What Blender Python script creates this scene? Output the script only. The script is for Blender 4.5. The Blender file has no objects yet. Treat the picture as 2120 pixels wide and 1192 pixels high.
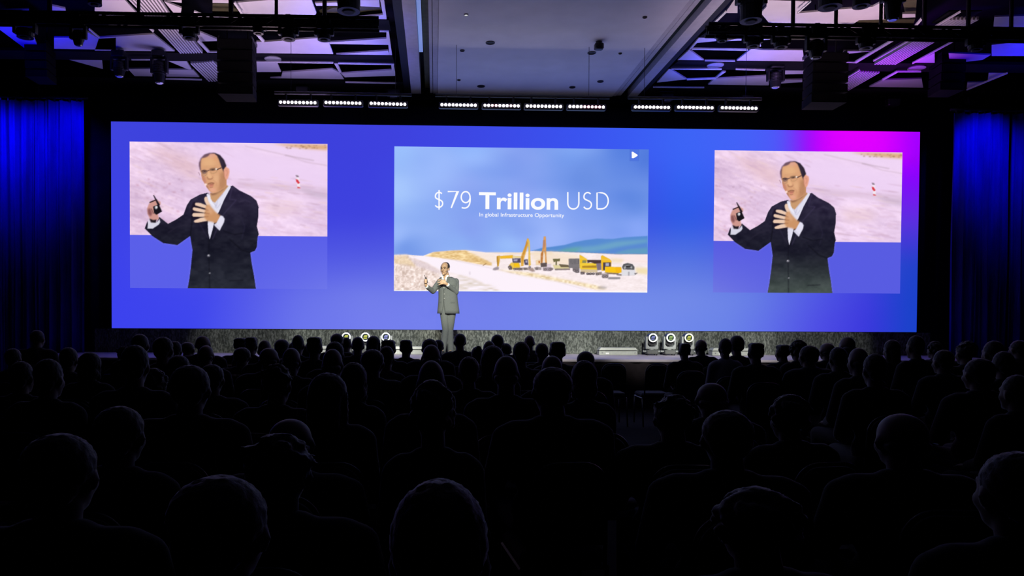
import bpy, math, random
import numpy as np
from mathutils import Vector, Matrix, noise as mnoise

random.seed(7)
RNG = np.random.default_rng(11)
SC = bpy.context.scene
COL = SC.collection
PI = math.pi

# ------------------------------------------------------------------ camera, world, exposure
F, PX, PY = 1550.0, 944.6, 688.3
YAW, PITCH, ROLL = 0.0288, -0.0199, 0.0055
CAMZ = 1.55


def cam_basis():
    cy, sy = math.cos(YAW), math.sin(YAW)
    f = np.array([sy * math.cos(PITCH), cy * math.cos(PITCH), math.sin(PITCH)])
    r = np.array([cy, -sy, 0.0])
    u = np.cross(r, f)
    r2 = math.cos(ROLL) * r + math.sin(ROLL) * u
    u2 = -math.sin(ROLL) * r + math.cos(ROLL) * u
    return r2, u2, f


CR, CU, CF = cam_basis()
cam_data = bpy.data.cameras.new("camera")
cam = bpy.data.objects.new("camera", cam_data)
COL.objects.link(cam)
cam_data.sensor_fit = 'HORIZONTAL'
cam_data.sensor_width = 36.0
cam_data.lens = F / 2120 * 36
cam_data.shift_x = (1060 - PX) / 2120
cam_data.shift_y = (PY - 596) / 2120
cam_data.clip_end = 200
cam.matrix_world = Matrix(((CR[0], CU[0], -CF[0], 0), (CR[1], CU[1], -CF[1], 0),
                           (CR[2], CU[2], -CF[2], CAMZ), (0, 0, 0, 1)))
SC.camera = cam

world = bpy.data.worlds.new("world")
SC.world = world
world.use_nodes = True
world.node_tree.nodes["Background"].inputs[0].default_value = (0, 0, 0, 1)
world.node_tree.nodes["Background"].inputs[1].default_value = 0.0
SC.view_settings.view_transform = 'Standard'
SC.view_settings.look = 'None'
SC.view_settings.gamma = 1
SC.view_settings.exposure = 0.0
SC.view_settings.use_curve_mapping = False
SC.cycles.use_denoising = True
SC.cycles.max_bounces = 6


def light(name, kind, loc, target, power, color, angle=30, blend=0.6, size=0.1, size_y=None):
    d = bpy.data.lights.new(name, kind)
    d.energy = power
    d.color = color
    if kind == 'SPOT':
        d.spot_size = math.radians(angle)
        d.spot_blend = blend
        d.shadow_soft_size = size
    elif kind == 'AREA':
        d.size = size
        if size_y:
            d.shape = 'RECTANGLE'
            d.size_y = size_y
    else:
        d.shadow_soft_size = size
    o = bpy.data.objects.new(name, d)
    COL.objects.link(o)
    o.location = loc
    v = Vector(target) - Vector(loc)
    o.rotation_euler = v.to_track_quat('-Z', 'Y').to_euler()
    return o


# front-of-house spots that light the stage
for i in range(7):
    x = -3.3 + i * 1.75
    light("front_spot", 'SPOT', (x * 0.8 + 0.3, 4.6, 5.7), (x, 13.75, 1.35), 4000 if 0 < i < 6 else 1500,
          (1.0, 1.0, 0.90), 15.5, 0.8, 0.08)
light("follow_spot", 'SPOT', (-0.6, 3.0, 5.6), (0.12, 13.7, 2.05), 3600, (1.0, 0.95, 0.74), 7.5, 0.5, 0.1)
# added coloured spots without fixtures, placed to light the ceiling panels
for (x, y, z, p, c, a) in (
        (-2.3, 10.4, 4.2, 120, (1.0, 0.72, 0.88), 120), (-4.2, 10.9, 4.5, 75, (1.0, 0.68, 0.90), 105), (-2.1, 12.7, 4.4, 90, (0.62, 0.42, 1.0), 115), (-4.2, 13.2, 4.7, 34, (0.34, 0.28, 1.0), 115),
        (-1.35, 11.4, 5.1, 55, (0.06, 0.08, 1.0), 118), (-1.35, 12.9, 5.2, 38, (0.06, 0.08, 1.0), 118), (-6.5, 11.9, 4.7, 120, (0.004, 0.002, 1.0), 115), (-5.6, 10.3, 5.1, 50, (0.02, 0.02, 1.0), 110),
        (5.2, 10.5, 4.2, 105, (1.0, 0.70, 0.84), 118), (6.8, 10.9, 4.6, 45, (1.0, 0.60, 0.84), 105), (4.95, 12.1, 5.2, 55, (0.03, 0.06, 1.0), 118), (4.9, 13.3, 5.2, 45, (0.03, 0.06, 1.0), 118),
        (5.9, 12.7, 4.6, 80, (0.62, 0.36, 1.0), 110), (8.0, 12.9, 5.0, 90, (0.36, 0.02, 1.0), 115), (10.2, 12.1, 4.7, 130, (0.004, 0.002, 1.0), 110), (9.6, 10.5, 5.0, 50, (0.01, 0.01, 1.0), 110)):
    light("added_ceiling_spot", 'SPOT', (x, y, z), (x, y + 0.1, 7), p, c, a, 0.9, 0.2)
# blue washes on the curtains
for (x, tx, w) in ((-8.9, -8.3, 170), (-6.3, -7.1, 130), (-7.7, -7.8, 60), (10.2, 10.8, 120), (12.9, 12.2, 120)):
    light("curtain_wash", 'SPOT', (x, 13.2, 5.72), (tx, 14.5, 4.75), w, (0.010, 0.004, 1.0), 66, 1.0, 0.05)


# ------------------------------------------------------------------ pixel helpers (photo pixel -> real place)
def ray(x, y):
    d = CR * ((x - PX) / F) - CU * ((y - PY) / F) + CF
    return d


def at_y(x, y, Y):
    d = ray(x, y)
    t = Y / d[1]
    return Vector((d[0] * t, Y, CAMZ + d[2] * t))


def at_z(x, y, Z):
    d = ray(x, y)
    t = (Z - CAMZ) / d[2]
    return Vector((d[0] * t, d[1] * t, Z))


# ------------------------------------------------------------------ materials
def s2l(c):
    c = np.asarray(c, float) / 255.0
    return np.where(c <= 0.04045, c / 12.92, ((c + 0.055) / 1.055) ** 2.4)


MATS = {}


def mat(name, color, rough=0.6, metal=0.0, noise=0.0, nscale=12.0, bump=0.0, bscale=60.0, spec=0.5, stretch=(1, 1, 1), emit=None, estr=1.0, sheen=0.0):
    if name in MATS:
        return MATS[name]
    m = bpy.data.materials.new(name)
    m.use_nodes = True
    nt = m.node_tree
    b = nt.nodes["Principled BSDF"]
    b.inputs["Roughness"].default_value = rough
    b.inputs["Metallic"].default_value = metal
    b.inputs["Specular IOR Level"].default_value = spec
    if sheen:
        b.inputs["Sheen Weight"].default_value = sheen
        b.inputs["Sheen Roughness"].default_value = 0.3
    c = tuple(color) + (1,)
    b.inputs["Base Color"].default_value = c
    if noise or bump:
        tc = nt.nodes.new("ShaderNodeTexCoord")
        mp = nt.nodes.new("ShaderNodeMapping")
        mp.inputs["Scale"].default_value = stretch
        nt.links.new(tc.outputs["Object"], mp.inputs["Vector"])
    if noise:
        n = nt.nodes.new("ShaderNodeTexNoise")
        n.inputs["Scale"].default_value = nscale
        n.inputs["Detail"].default_value = 5
        r = nt.nodes.new("ShaderNodeValToRGB")
        r.color_ramp.elements[0].position = 0.3
        r.color_ramp.elements[1].position = 0.7
        r.color_ramp.elements[0].color = tuple(v * (1 - noise) for v in color) + (1,)
        r.color_ramp.elements[1].color = tuple(min(1, v * (1 + noise)) for v in color) + (1,)
        nt.links.new(mp.outputs[0], n.inputs["Vector"])
        nt.links.new(n.outputs["Fac"], r.inputs["Fac"])
        nt.links.new(r.outputs["Color"], b.inputs["Base Color"])
    if bump:
        n2 = nt.nodes.new("ShaderNodeTexNoise")
        n2.inputs["Scale"].default_value = bscale
        bp = nt.nodes.new("ShaderNodeBump")
        bp.inputs["Strength"].default_value = bump
        bp.inputs["Distance"].default_value = 0.01
        nt.links.new(mp.outputs[0], n2.inputs["Vector"])
        nt.links.new(n2.outputs["Fac"], bp.inputs["Height"])
        nt.links.new(bp.outputs[0], b.inputs["Normal"])
    if emit is not None:
        b.inputs["Emission Color"].default_value = tuple(emit) + (1,)
        b.inputs["Emission Strength"].default_value = estr
    MATS[name] = m
    return m


BLACK = mat("black_paint", (0.006, 0.006, 0.008), 0.6, spec=0.3, noise=0.2)
MATTE = mat("matte_black_cloth", (0.004, 0.004, 0.006), 0.95, spec=0.1, noise=0.3)
FIXT = mat("fixture_black", (0.014, 0.014, 0.018), 0.45, noise=0.2)
METAL = mat("brushed_metal", (0.35, 0.35, 0.37), 0.35, 0.9, noise=0.15, nscale=40)
GREYP = mat("grey_painted_metal", (0.42, 0.44, 0.41), 0.45, 0.0, noise=0.08, nscale=20)
PANELW = mat("white_ceiling_plaster", (0.74, 0.72, 0.74), 0.75, noise=0.05, nscale=3)
RIMW = mat("white_edge_trim", (0.85, 0.84, 0.85), 0.5, noise=0.04)
OLIVE = mat("olive_ceiling_board", (0.10, 0.10, 0.045), 0.8, noise=0.15)
DARKCEIL = mat("dark_ceiling_board", (0.002, 0.002, 0.003), 0.85, spec=0.2, noise=0.2)
MIDCEIL = mat("centre_ceiling_plaster", (0.80, 0.80, 0.86), 0.7, noise=0.05, nscale=2, bump=0.05, bscale=3)
CARPET = mat("dark_carpet", (0.006, 0.006, 0.009), 0.95, noise=0.4, nscale=8, bump=0.3, bscale=200, spec=0.1)
WALLM = mat("dark_wall_paint", (0.012, 0.014, 0.028), 0.9, noise=0.3, nscale=2, spec=0.1)


# ------------------------------------------------------------------ mesh helpers
class MB:
    def __init__(s):
        s.v, s.f, s.m = [], [], []

    def add(s, v, f, mi=0):
        o = len(s.v)
        s.v += [tuple(p) for p in v]
        s.f += [tuple(i + o for i in q) for q in f]
        s.m += [mi] * len(f)
        return s

    def box(s, lo, hi, mi=0, taper=None):
        x0, y0, z0 = lo
        x1, y1, z1 = hi
        v = [(x0, y0, z0), (x1, y0, z0), (x1, y1, z0), (x0, y1, z0), (x0, y0, z1), (x1, y0, z1), (x1, y1, z1), (x0, y1, z1)]
        return s.add(v, [(0, 3, 2, 1), (4, 5, 6, 7), (0, 1, 5, 4), (1, 2, 6, 5), (2, 3, 7, 6), (3, 0, 4, 7)], mi)

    def bbox(s, lo, hi, b=0.01, mi=0):
        # box with chamfered vertical and horizontal edges: a three-ring loft
        x0, y0, z0 = lo
        x1, y1, z1 = hi
        rings = []
        for z, k in ((z0, b), (z0 + b, 0), (z1 - b, 0), (z1, b)):
            X0, X1, Y0, Y1 = x0 + k, x1 - k, y0 + k, y1 - k
            c = b
            rings.append([(X0 + c, Y0, z), (X1 - c, Y0, z), (X1, Y0 + c, z), (X1, Y1 - c, z), (X1 - c, Y1, z), (X0 + c, Y1, z), (X0, Y1 - c, z), (X0, Y0 + c, z)])
        return s.loft(rings, True, mi)

    def loft(s, rings, cap=True, mi=0, closed=True):
        n = len(rings[0])
        v = [p for r in rings for p in r]
        f = []
        for i in range(len(rings) - 1):
            for j in range(n if closed else n - 1):
                k = (j + 1) % n
                f.append((i * n + j, i * n + k, (i + 1) * n + k, (i + 1) * n + j))
        if cap and closed:
            f.append(tuple(range(n - 1, -1, -1)))
            f.append(tuple((len(rings) - 1) * n + j for j in range(n)))
        return s.add(v, f, mi)

    def tube(s, pts, r, n=10, mi=0, cap=True):
        pts = [Vector(p) for p in pts]
        rs = r if isinstance(r, (list, tuple)) else [r] * len(pts)
        rings = []
        prev = None
        for i, p in enumerate(pts):
            t = (pts[min(i + 1, len(pts) - 1)] - pts[max(i - 1, 0)]).normalized()
            if prev is None:
                a = Vector((0, 0, 1)) if abs(t.z) < 0.9 else Vector((1, 0, 0))
                u = t.cross(a).normalized()
            else:
                u = (prev - t * prev.dot(t)).normalized()
            prev = u
            w = t.cross(u)
            rings.append([p + (u * math.cos(2 * PI * k / n) + w * math.sin(2 * PI * k / n)) * rs[i] for k in range(n)])
        return s.loft(rings, cap, mi)

    def lathe(s, prof, n=20, c=(0, 0, 0), axis='z', mi=0, cap=True):
        rings = []
        for r, h in prof:
            ring = []
            for k in range(n):
                a = 2 * PI * k / n
                p = (r * math.cos(a), r * math.sin(a), h)
                if axis == 'y':
                    p = (p[0], p[2], p[1])
                elif axis == 'x':
                    p = (p[2], p[0], p[1])
                ring.append((p[0] + c[0], p[1] + c[1], p[2] + c[2]))
            rings.append(ring)
        return s.loft(rings, cap, mi)

    def ell(s, c, r, n=14, m=9, mi=0):
        rings = []
        for i in range(m + 1):
            t = PI * (i + 0.02 * (i == 0) - 0.02 * (i == m)) / m
            rings.append([(c[0] + r[0] * math.sin(t) * math.cos(2 * PI * k / n), c[1] + r[1] * math.sin(t) * math.sin(2 * PI * k / n), c[2] - r[2] * math.cos(t)) for k in range(n)])
        return s.loft(rings, True, mi)

    def cap(s, a, b, ra, rb, n=12):
        # capsule: cone with round ends
        a, b = Vector(a), Vector(b)
        t = (b - a)
        L = t.length
        t.normalize()
        pts, rs = [], []
        for k in range(4):
            q = PI / 2 * (k + 0.15) / 4
            pts.append(a - t * ra * math.cos(q)); rs.append(ra * math.sin(q))
        pts.append(a); rs.append(ra)
        pts.append(b); rs.append(rb)
        for k in range(3, -1, -1):
            q = PI / 2 * (k + 0.15) / 4
            pts.append(b + t * rb * math.cos(q)); rs.append(rb * math.sin(q))
        up = Vector((0, 0, 1)) if abs(t.z) < 0.9 else Vector((1, 0, 0))
        u = t.cross(up).normalized()
        w = t.cross(u)
        rings = [[p + (u * math.cos(2 * PI * k / n) + w * math.sin(2 * PI * k / n)) * r for k in range(n)] for p, r in zip(pts, rs)]
        return s.loft(rings, True)

    def prism(s, poly, z0, z1, mi=0):
        n = len(poly)
        return s.loft([[(p[0], p[1], z0) for p in poly], [(p[0], p[1], z1) for p in poly]], True, mi)

    def mesh(s, name, mats, smooth=False):
        me = bpy.data.meshes.new(name)
        me.from_pydata(s.v, [], s.f)
        mats = mats if isinstance(mats, (list, tuple)) else [mats]
        for m in mats:
            me.materials.append(m)
        if len(mats) > 1:
            me.polygons.foreach_set("material_index", s.m)
        if smooth:
            me.polygons.foreach_set("use_smooth", [True] * len(me.polygons))
        me.update()
        return me

    def build(s, name, mats, parent=None, smooth=False):
        return ob(name, s.mesh(name, mats, smooth), parent)


def ob(name, data, parent=None, loc=None):
    o = bpy.data.objects.new(name, data)
    COL.objects.link(o)
    if parent is not None:
        o.parent = parent
    if loc is not None:
        o.location = loc
    return o


def tag(o, label=None, cat=None, group=None, kind=None):
    if label:
        o["label"] = label
    if cat:
        o["category"] = cat
    if group:
        o["group"] = group
    if kind:
        o["kind"] = kind
    return o


def thing(name, label, cat, loc=(0, 0, 0), rz=0, group=None):
    o = ob(name, None, None, loc)
    o.empty_display_size = 0.1
    o.rotation_euler = (0, 0, rz)
    return tag(o, label, cat, group)


def copy_tree(o, parent=None):
    c = o.copy()
    COL.objects.link(c)
    if parent is not None:
        c.parent = parent
    for ch in list(o.children):
        copy_tree(ch, c)
    return c


def remeshed(mb, name, voxel, mats, smooth_iter=3):
    me = mb.mesh(name + "_src", mats)
    o = bpy.data.objects.new(name + "_src", me)
    COL.objects.link(o)
    r = o.modifiers.new("r", 'REMESH')
    r.mode = 'VOXEL'
    r.voxel_size = voxel
    r.use_smooth_shade = True
    if smooth_iter:
        sm = o.modifiers.new("s", 'SMOOTH')
        sm.factor = 0.5
        sm.iterations = smooth_iter
    dg = bpy.context.evaluated_depsgraph_get()
    dg.update()
    out = bpy.data.meshes.new_from_object(o.evaluated_get(dg))
    out.name = name
    bpy.data.objects.remove(o)
    bpy.data.meshes.remove(me)
    out.materials.clear()
    for m in (mats if isinstance(mats, (list, tuple)) else [mats]):
        out.materials.append(m)
    out.polygons.foreach_set("use_smooth", [True] * len(out.polygons))
    return out


# ------------------------------------------------------------------ room shell
ZC = 5.98            # underside of the ceiling
XL, XR, YB, YF = -11.2, 14.2, 15.25, -5.0
ZD = 0.85            # stage deck
YS = 14.75           # face of the video wall
tag(MB().box((XL - .2, YF - .2, -0.2), (XR + .2, YB + .2, 0)).build("floor", CARPET), kind='structure')
tag(MB().box((XL - .2, YB, 0), (XR + .2, YB + .2, 6.9)).build("wall_back", WALLM), kind='structure')
tag(MB().box((XL - .2, YF - .2, 0), (XL, YB, 6.9)).build("wall_left", WALLM), kind='structure')
tag(MB().box((XR, YF - .2, 0), (XR + .2, YB, 6.9)).build("wall_right", WALLM), kind='structure')
tag(MB().box((XL, YF - .2, 0), (XR, YF, 6.9)).build("wall_rear", WALLM), kind='structure')
ceiling = tag(MB().box((XL - .2, YF - .2, 6.62), (XR + .2, YB + .2, 6.9)).build("ceiling", DARKCEIL), kind='structure')


def cpoly(pts, z):
    return [(at_z(x, y, z).x, at_z(x, y, z).y) for x, y in pts]


def cpanel(pts, z=ZC + 0.1, t=0.025, m=None, name="ceiling_panel"):
    p = cpoly(pts, z)
    a = sum(p[i][0] * p[(i + 1) % len(p)][1] - p[(i + 1) % len(p)][0] * p[i][1] for i in range(len(p)))
    if a < 0:
        p = p[::-1]
    return MB().prism(p, z, z + t).build(name, m or PANELW, ceiling)


def cbar(a, b, wpx=3.0, z=ZC + 0.02, m=None):
    # a slim edge strip between two ceiling points
    L = math.hypot(b[0] - a[0], b[1] - a[1])
    nx, ny = -(b[1] - a[1]) / L * wpx / 2, (b[0] - a[0]) / L * wpx / 2
    return cpanel([(a[0] + nx, a[1] + ny), (b[0] + nx, b[1] + ny), (b[0] - nx, b[1] - ny), (a[0] - nx, a[1] - ny)], z, 0.02, m or RIMW, "edge_strip")


def grille(q, n, z=ZC + 0.06):
    # linear diffuser: frame plus slats, q = four corners (far-left order: a-b one end, d-c other end)
    a, b, c, d = [at_z(x, y, z) for x, y in q]
    g = MB()
    p = [a, b, c, d]
    cen = sum(p, Vector()) / 4
    p2 = [cen + (v - cen) * 1.04 for v in p]
    g.prism([(v.x, v.y) for v in p2], z + 0.12, z + 0.14)
    go = g.build("ceiling_grille", BLACK, ceiling)
    for i in range(n):
        t0, t1 = (i + 0.06) / n, (i + 0.60) / n
        s = [a.lerp(b, t0), a.lerp(b, t1), d.lerp(c, t1), d.lerp(c, t0)]
        MB().prism([(v.x, v.y) for v in s], z, z + 0.05).build("slat", PANELW, go)
    return go


# coffer panels of the side ceilings
PANELS = [
    [(196, 0), (258, 0), (288, 32), (196, 31)], [(340, 3), (376, 17), (373, 34), (366, 35)], [(345, 2), (376, 0), (376, 6)],
    [(205, 78), (318, 71), (362, 106), (196, 105)], [(405, 66), (415, 67), (449, 81), (449, 85), (415, 86)],
    [(345, 125), (385, 125), (397, 144), (390, 144)], [(345, 144), (400, 145), (418, 165), (344, 163)],
    [(265, 143), (313, 143), (316, 163), (284, 163)], [(137, 122), (211, 124), (213, 143)],
    [(487, 6), (555, 0), (645, 0), (655, 27), (648, 40), (504, 37)],
    [(440, 0), (476, 0), (476, 7), (440, 6)],
    [(531, 86), (547, 87), (655, 79), (680, 86), (690, 112), (531, 110)],
    [(531, 129), (574, 131), (582, 149), (532, 149)],
    [(532, 164), (582, 160), (585, 150), (688, 143), (704, 151), (716, 170), (532, 168)],
    [(690, 41), (793, 31), (787, 0), (795, 0), (801, 43)], [(746, 0), (785, 0), (786, 15), (746, 13)], [(652, 7), (697, 5), (702, 12), (655, 12)],
    [(680, 88), (800, 80), (800, 66), (805, 66), (812, 117), (806, 116), (804, 93), (684, 91)],
    [(689, 113), (803, 105), (808, 116)],
    [(706, 152), (811, 145), (810, 134), (815, 134), (819, 156), (818, 157), (714, 160)],
    [(692, 132), (699, 132), (707, 150), (703, 151)],
    [(1520, 0), (1527, 0), (1527, 27), (1501, 27)], [(1448, 77), (1481, 75), (1483, 85), (1443, 89), (1432, 101), (1427, 102)],
    [(1505, 85), (1535, 78), (1535, 84)], [(1427, 103), (1459, 126), (1403, 125)],
    [(1523, 127), (1556, 101), (1580, 104), (1662, 104), (1665, 128)],
    [(1386, 142), (1422, 164), (1360, 171)],
    [(1458, 182), (1496, 148), (1503, 149), (1482, 163), (1590, 157), (1592, 176), (1575, 183)],
    [(1622, 146), (1664, 146), (1664, 153), (1622, 154)], [(1615, 166), (1661, 165), (1661, 170), (1614, 173)],
    [(1575, 27), (1587, 14), (1587, 0), (1679, 3), (1649, 28), (1735, 20), (1807, 14), (1820, 7), (1838, 4), (1838, 40), (1778, 42), (1753, 59), (1600, 57)],
    [(1746, 106), (1807, 106), (1748, 112)],
    [(1827, 166), (1908, 163), (1912, 186), (1787, 186)], [(1889, 132), (1935, 110), (1935, 132)],
    [(2001, 187), (2041, 170), (2003, 171)], [(2047, 151), (2086, 151), (2045, 168)],
    [(1964, 110), (2051, 114), (2034, 124), (1966, 132)], [(2059, 35), (2125, 33), (2125, 64), (2056, 64)], [(2053, 93), (2125, 85), (2125, 116), (2053, 116)],
    [(0, 40), (33, 50), (70, 77), (82, 104), (62, 108), (0, 62)], [(107, 12), (135, 18), (137, 28), (105, 28)], [(0, 22), (60, 20), (60, 27), (0, 27)],
    [(112, 78), (146, 78), (172, 90), (180, 66), (205, 80), (240, 78), (240, 103), (112, 101)],
    [(1868, 29), (1895, 29), (1895, 36), (1868, 37)], [(1830, 8), (1836, 10), (1838, 40), (1830, 40)],
    [(1961, 150), (1978, 150), (1983, 170), (1962, 170)],
]
for p in PANELS:
    cpanel(p)
for p in ([(1778, 43), (1895, 38), (1888, 60), (1760, 60)], [(690, 16), (790, 14), (792, 30), (640, 36)], [(1868, 0), (1898, 0), (1896, 29), (1874, 29)],
          [(440, 8), (478, 8), (504, 35), (440, 35)]):
    cpanel(p, ZC + 0.2, 0.05, OLIVE)
for a, b, w in (((225, 54), (308, 57), 2.2), ((308, 57), (318, 66), 4), ((411, 58), (450, 60), 2), ((402, 25), (426, 35), 3), ((410, 35), (504, 37), 2),
                ((410, 85), (432, 108), 5), ((432, 108), (450, 108), 2), ((272, 124), (312, 124), 1.6), ((485, 6), (503, 32), 4), ((531, 70), (546, 87), 5),
                ((551, 61), (575, 63), 2.6), ((618, 63), (648, 64), 2.6), ((690, 64), (805, 66), 1.6), ((531, 129), (690, 131), 1.6), ((700, 132), (816, 134), 1.6),
                ((33, 51), (68, 76), 2), ((184, 61), (206, 79), 2), ((715, 171), (820, 173), 1.4), ((343, 164), (418, 166), 1.2),
                ((1503, 25), (1473, 54), 4), ((1511, 55), (1535, 55), 2.6), ((1578, 56), (1598, 56), 2.6), ((1432, 102), (1548, 104), 2.4), ((1459, 126), (1522, 127), 1.6),
                ((1390, 143), (1494, 144), 1.8), ((1523, 144), (1584, 146), 1.6), ((1422, 165), (1482, 163), 2.4), ((1352, 181), (1458, 182), 1.2), ((1555, 101), (1575, 94), 4),
                ((1640, 80), (1667, 80), 2.6), ((1740, 82), (1852, 82), 2.6), ((1852, 82), (1771, 130), 4), ((1748, 129), (1771, 130), 2), ((1740, 58), (1888, 60), 2.6),
                ((1858, 149), (1827, 166), 3), ((1858, 149), (1907, 149), 1.6), ((1575, 82), (1600, 80), 2.4), ((1652, 27), (1679, 3), 2), ((1808, 127), (1892, 79), 2),
                ((1931, 59), (1989, 25), 2), ((1889, 132), (1978, 84), 2), ((2001, 187), (2086, 152), 1.6), ((1908, 40), (1890, 61), 4), ((1742, 169), (1780, 146), 2)):
    cbar(a, b, w)
grille([(266, 0), (334, 0), (357, 36), (303, 37)], 9)
grille([(327, 61), (382, 58), (422, 110), (373, 111)], 9)
grille([(394, 132), (443, 127), (484, 168), (432, 169)], 9)
grille([(1891, 86), (1937, 88), (1856, 134), (1809, 134)], 8)
grille([(1780, 149), (1823, 151), (1760, 187), (1717, 187)], 8)
grille([(1965, 41), (2030, 41), (1985, 65), (1931, 64)], 8)
# dark ceiling beams of both sides and the dark soffit over the stage
ZB = ZC + 0.085
for pts in ([(-80, 30), (805, 42), (809, 64), (-80, 54)], [(-80, 103), (812, 116), (817, 132), (-80, 121)], [(1478, 56), (2200, 66), (2200, 90), (1446, 78)], [(1405, 126), (2200, 135), (2200, 152), (1384, 143)]):
    cpanel(pts, ZB, 0.05, DARKCEIL, "ceiling_beam")
for x0, x1 in ((XL, -0.62), (4.12, XR)):
    MB().box((x0, 14.42, ZB - 0.02), (x1, YB, 6.62)).build("ceiling_beam", DARKCEIL, ceiling)
for (x, y) in ((565, 121), (1481, 134), (1898, 140)):
    p = at_z(x, y, ZB)
    MB().lathe([(0.145, 0), (0.145, -0.015), (0.12, -0.02)], 24, (p.x, p.y, p.z)).build("ceiling_disc", GREYP, ceiling)

# centre ceiling: long dropped panel with stepped trims on both sides
c0, c1 = 0.035, 3.52
MB().box((c0, 2.0, ZC), (c1, 14.95, 6.3)).build("centre_panel", MIDCEIL, ceiling)
STRIP = mat("trim_plaster_blue_grey", (0.55, 0.55, 0.62), 0.7, noise=0.06)
DGREEN = mat("dark_green_recess", (0.012, 0.018, 0.016), 0.8, noise=0.2)
RECGLOW = mat("recess_glow_trim", (0.6, 0.65, 0.8), 0.6, emit=tuple(s2l((120, 150, 225))), estr=0.55)  # weak emission stands in for light in the recess; no lamp
for x0, x1, z0, m, nm in ((-0.115, -0.065, ZC + 0.02, STRIP, "trim_strip"), (-0.055, 0.03, ZC + 0.01, STRIP, "trim_strip"), (-0.215, -0.12, ZC + 0.12, OLIVE, "trim_recess"),
                          (-0.485, -0.293, ZC - 0.0, STRIP, "trim_strip"), (-0.62, -0.485, ZC + 0.02, BLACK, "trim_recess"), (-0.292, -0.216, ZC + 0.3, BLACK, "trim_recess"),
                          (3.525, 3.60, ZC + 0.01, STRIP, "trim_strip"), (3.615, 3.69, ZC + 0.02, STRIP, "trim_strip"), (3.69, 3.83, ZC + 0.12, DGREEN, "trim_recess"),
                          (3.83, 4.01, ZC - 0.0, STRIP, "trim_strip"), (4.01, 4.12, ZC + 0.02, BLACK, "trim_recess")):
    MB().box((x0, 2.0, z0), (x1, 14.95, 6.4)).build(nm, m, ceiling)
MB().box((-0.285, 2.0, ZC + 0.05), (-0.222, 12.75, ZC + 0.08)).build("recess_glow_strip", RECGLOW, ceiling)
MB().box((-0.62, 14.95, ZC - 0.12), (4.12, YB, 6.62)).build("ceiling_beam", DARKCEIL, ceiling)

DL = []


def downlight(x, y, r, white, label):
    p = at_z(x, y, ZC)
    t = thing("downlight", label, "ceiling light", p, 0, "small fittings in the centre ceiling")
    MB().lathe([(r, 0), (r, -0.012), (r * 0.8, -0.016), (r * 0.72, -0.004)], 20).build("trim_ring", GREYP if white else FIXT, t)
    MB().lathe([(r * 0.72, -0.002), (r * 0.72, -0.006)], 20).build("lens", mat("downlight_glow", (.8, .8, .8), emit=(1, 1, 1), estr=0.9) if white else BLACK, t)


downlight(965, 30, 0.035, True, "small white lit downlight in the centre ceiling panel")
downlight(1335, 35, 0.035, False, "small dark fitting by the right trim of the centre ceiling panel")
downlight(1015, 88, 0.075, False, "wide dark speaker grille disc in the centre ceiling panel")
downlight(957, 104, 0.04, False, "small pale disc near the left trim of the centre ceiling")
downlight(1225, 109, 0.07, False, "flat dark disc just behind the black camera dome on the ceiling")
downlight(1284, 110, 0.03, False, "tiny dark fitting beside the right trim of the centre ceiling")
downlight(950, 165, 0.035, False, "small dark disc above the left end of the middle light bars")
downlight(996, 178, 0.075, False, "wide dark disc over the second middle light bar")
downlight(1185, 180, 0.06, False, "dark disc over the fourth middle light bar")
downlight(1243, 168, 0.06, False, "faint dark disc at the far right corner of the centre ceiling")
p = at_z(1240, 86, ZC)
t = thing("ceiling_camera", "small black ceiling camera hanging from the centre ceiling panel", "camera", p)
MB().lathe([(0.05, 0), (0.05, -0.03), (0.02, -0.035)], 18).build("mount", FIXT, t)
MB().bbox((-0.07, -0.06, -0.13), (0.07, 0.06, -0.03), 0.015).build("body", FIXT, t)
MB().lathe([(0.03, -0.06), (0.035, -0.085), (0.02, -0.09)], 16, (0, 0, -0.08), 'y').build("lens", BLACK, t)

# ------------------------------------------------------------------ stage
DECK = mat("stage_deck_lilac_grey", (0.44, 0.39, 0.45), 0.55, noise=0.08, nscale=6, spec=0.4)
FASCIA = mat("stage_fascia_dark", (0.016, 0.011, 0.015), 0.85, noise=0.2, spec=0.2)
st = thing("stage", "low dark stage with lilac grey deck in front of the video wall", "stage", (1.6, 13.7, 0))
MB().bbox((-8.6, -0.94, ZD - 0.05), (8.6, 1.0, ZD), 0.012).build("deck", DECK, st)
fr = MB()
n = 240
pts = []
for i in range(n + 1):
    x = -8.55 + 17.1 * i / n
    pts.append((x, -0.90 + 0.018 * math.sin(i * 1.3) + 0.01 * math.sin(i * 0.47)))
fr.loft([[(p[0], p[1], 0) for p in pts], [(p[0], p[1], ZD - 0.051) for p in pts]], False, 0, False)
fr.build("fascia_drape", FASCIA, st, True)

# mottled skirt below the wall
m = bpy.data.materials.new("mottled_crushed_fabric")
m.use_nodes = True
nt = m.node_tree
b = nt.nodes["Principled BSDF"]
b.inputs["Roughness"].default_value = 0.7
tc = nt.nodes.new("ShaderNodeTexCoord")
mp = nt.nodes.new("ShaderNodeMapping")
mp.inputs["Scale"].default_value = (1, 1, 0.5)
nz = nt.nodes.new("ShaderNodeTexNoise")
nz.inputs["Scale"].default_value = 34
nz.inputs["Detail"].default_value = 3
nz.inputs["Distortion"].default_value = 0.5
cr = nt.nodes.new("ShaderNodeValToRGB")
cr.color_ramp.elements[0].position = 0.42
cr.color_ramp.elements[0].color = (0.030, 0.036, 0.032, 1)
cr.color_ramp.elements[1].position = 0.64
cr.color_ramp.elements[1].color = (0.165, 0.18, 0.165, 1)
bp = nt.nodes.new("ShaderNodeBump")
bp.inputs["Strength"].default_value = 0.25
bp.inputs["Distance"].default_value = 0.01
nt.links.new(tc.outputs["Object"], mp.inputs[0])
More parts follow.
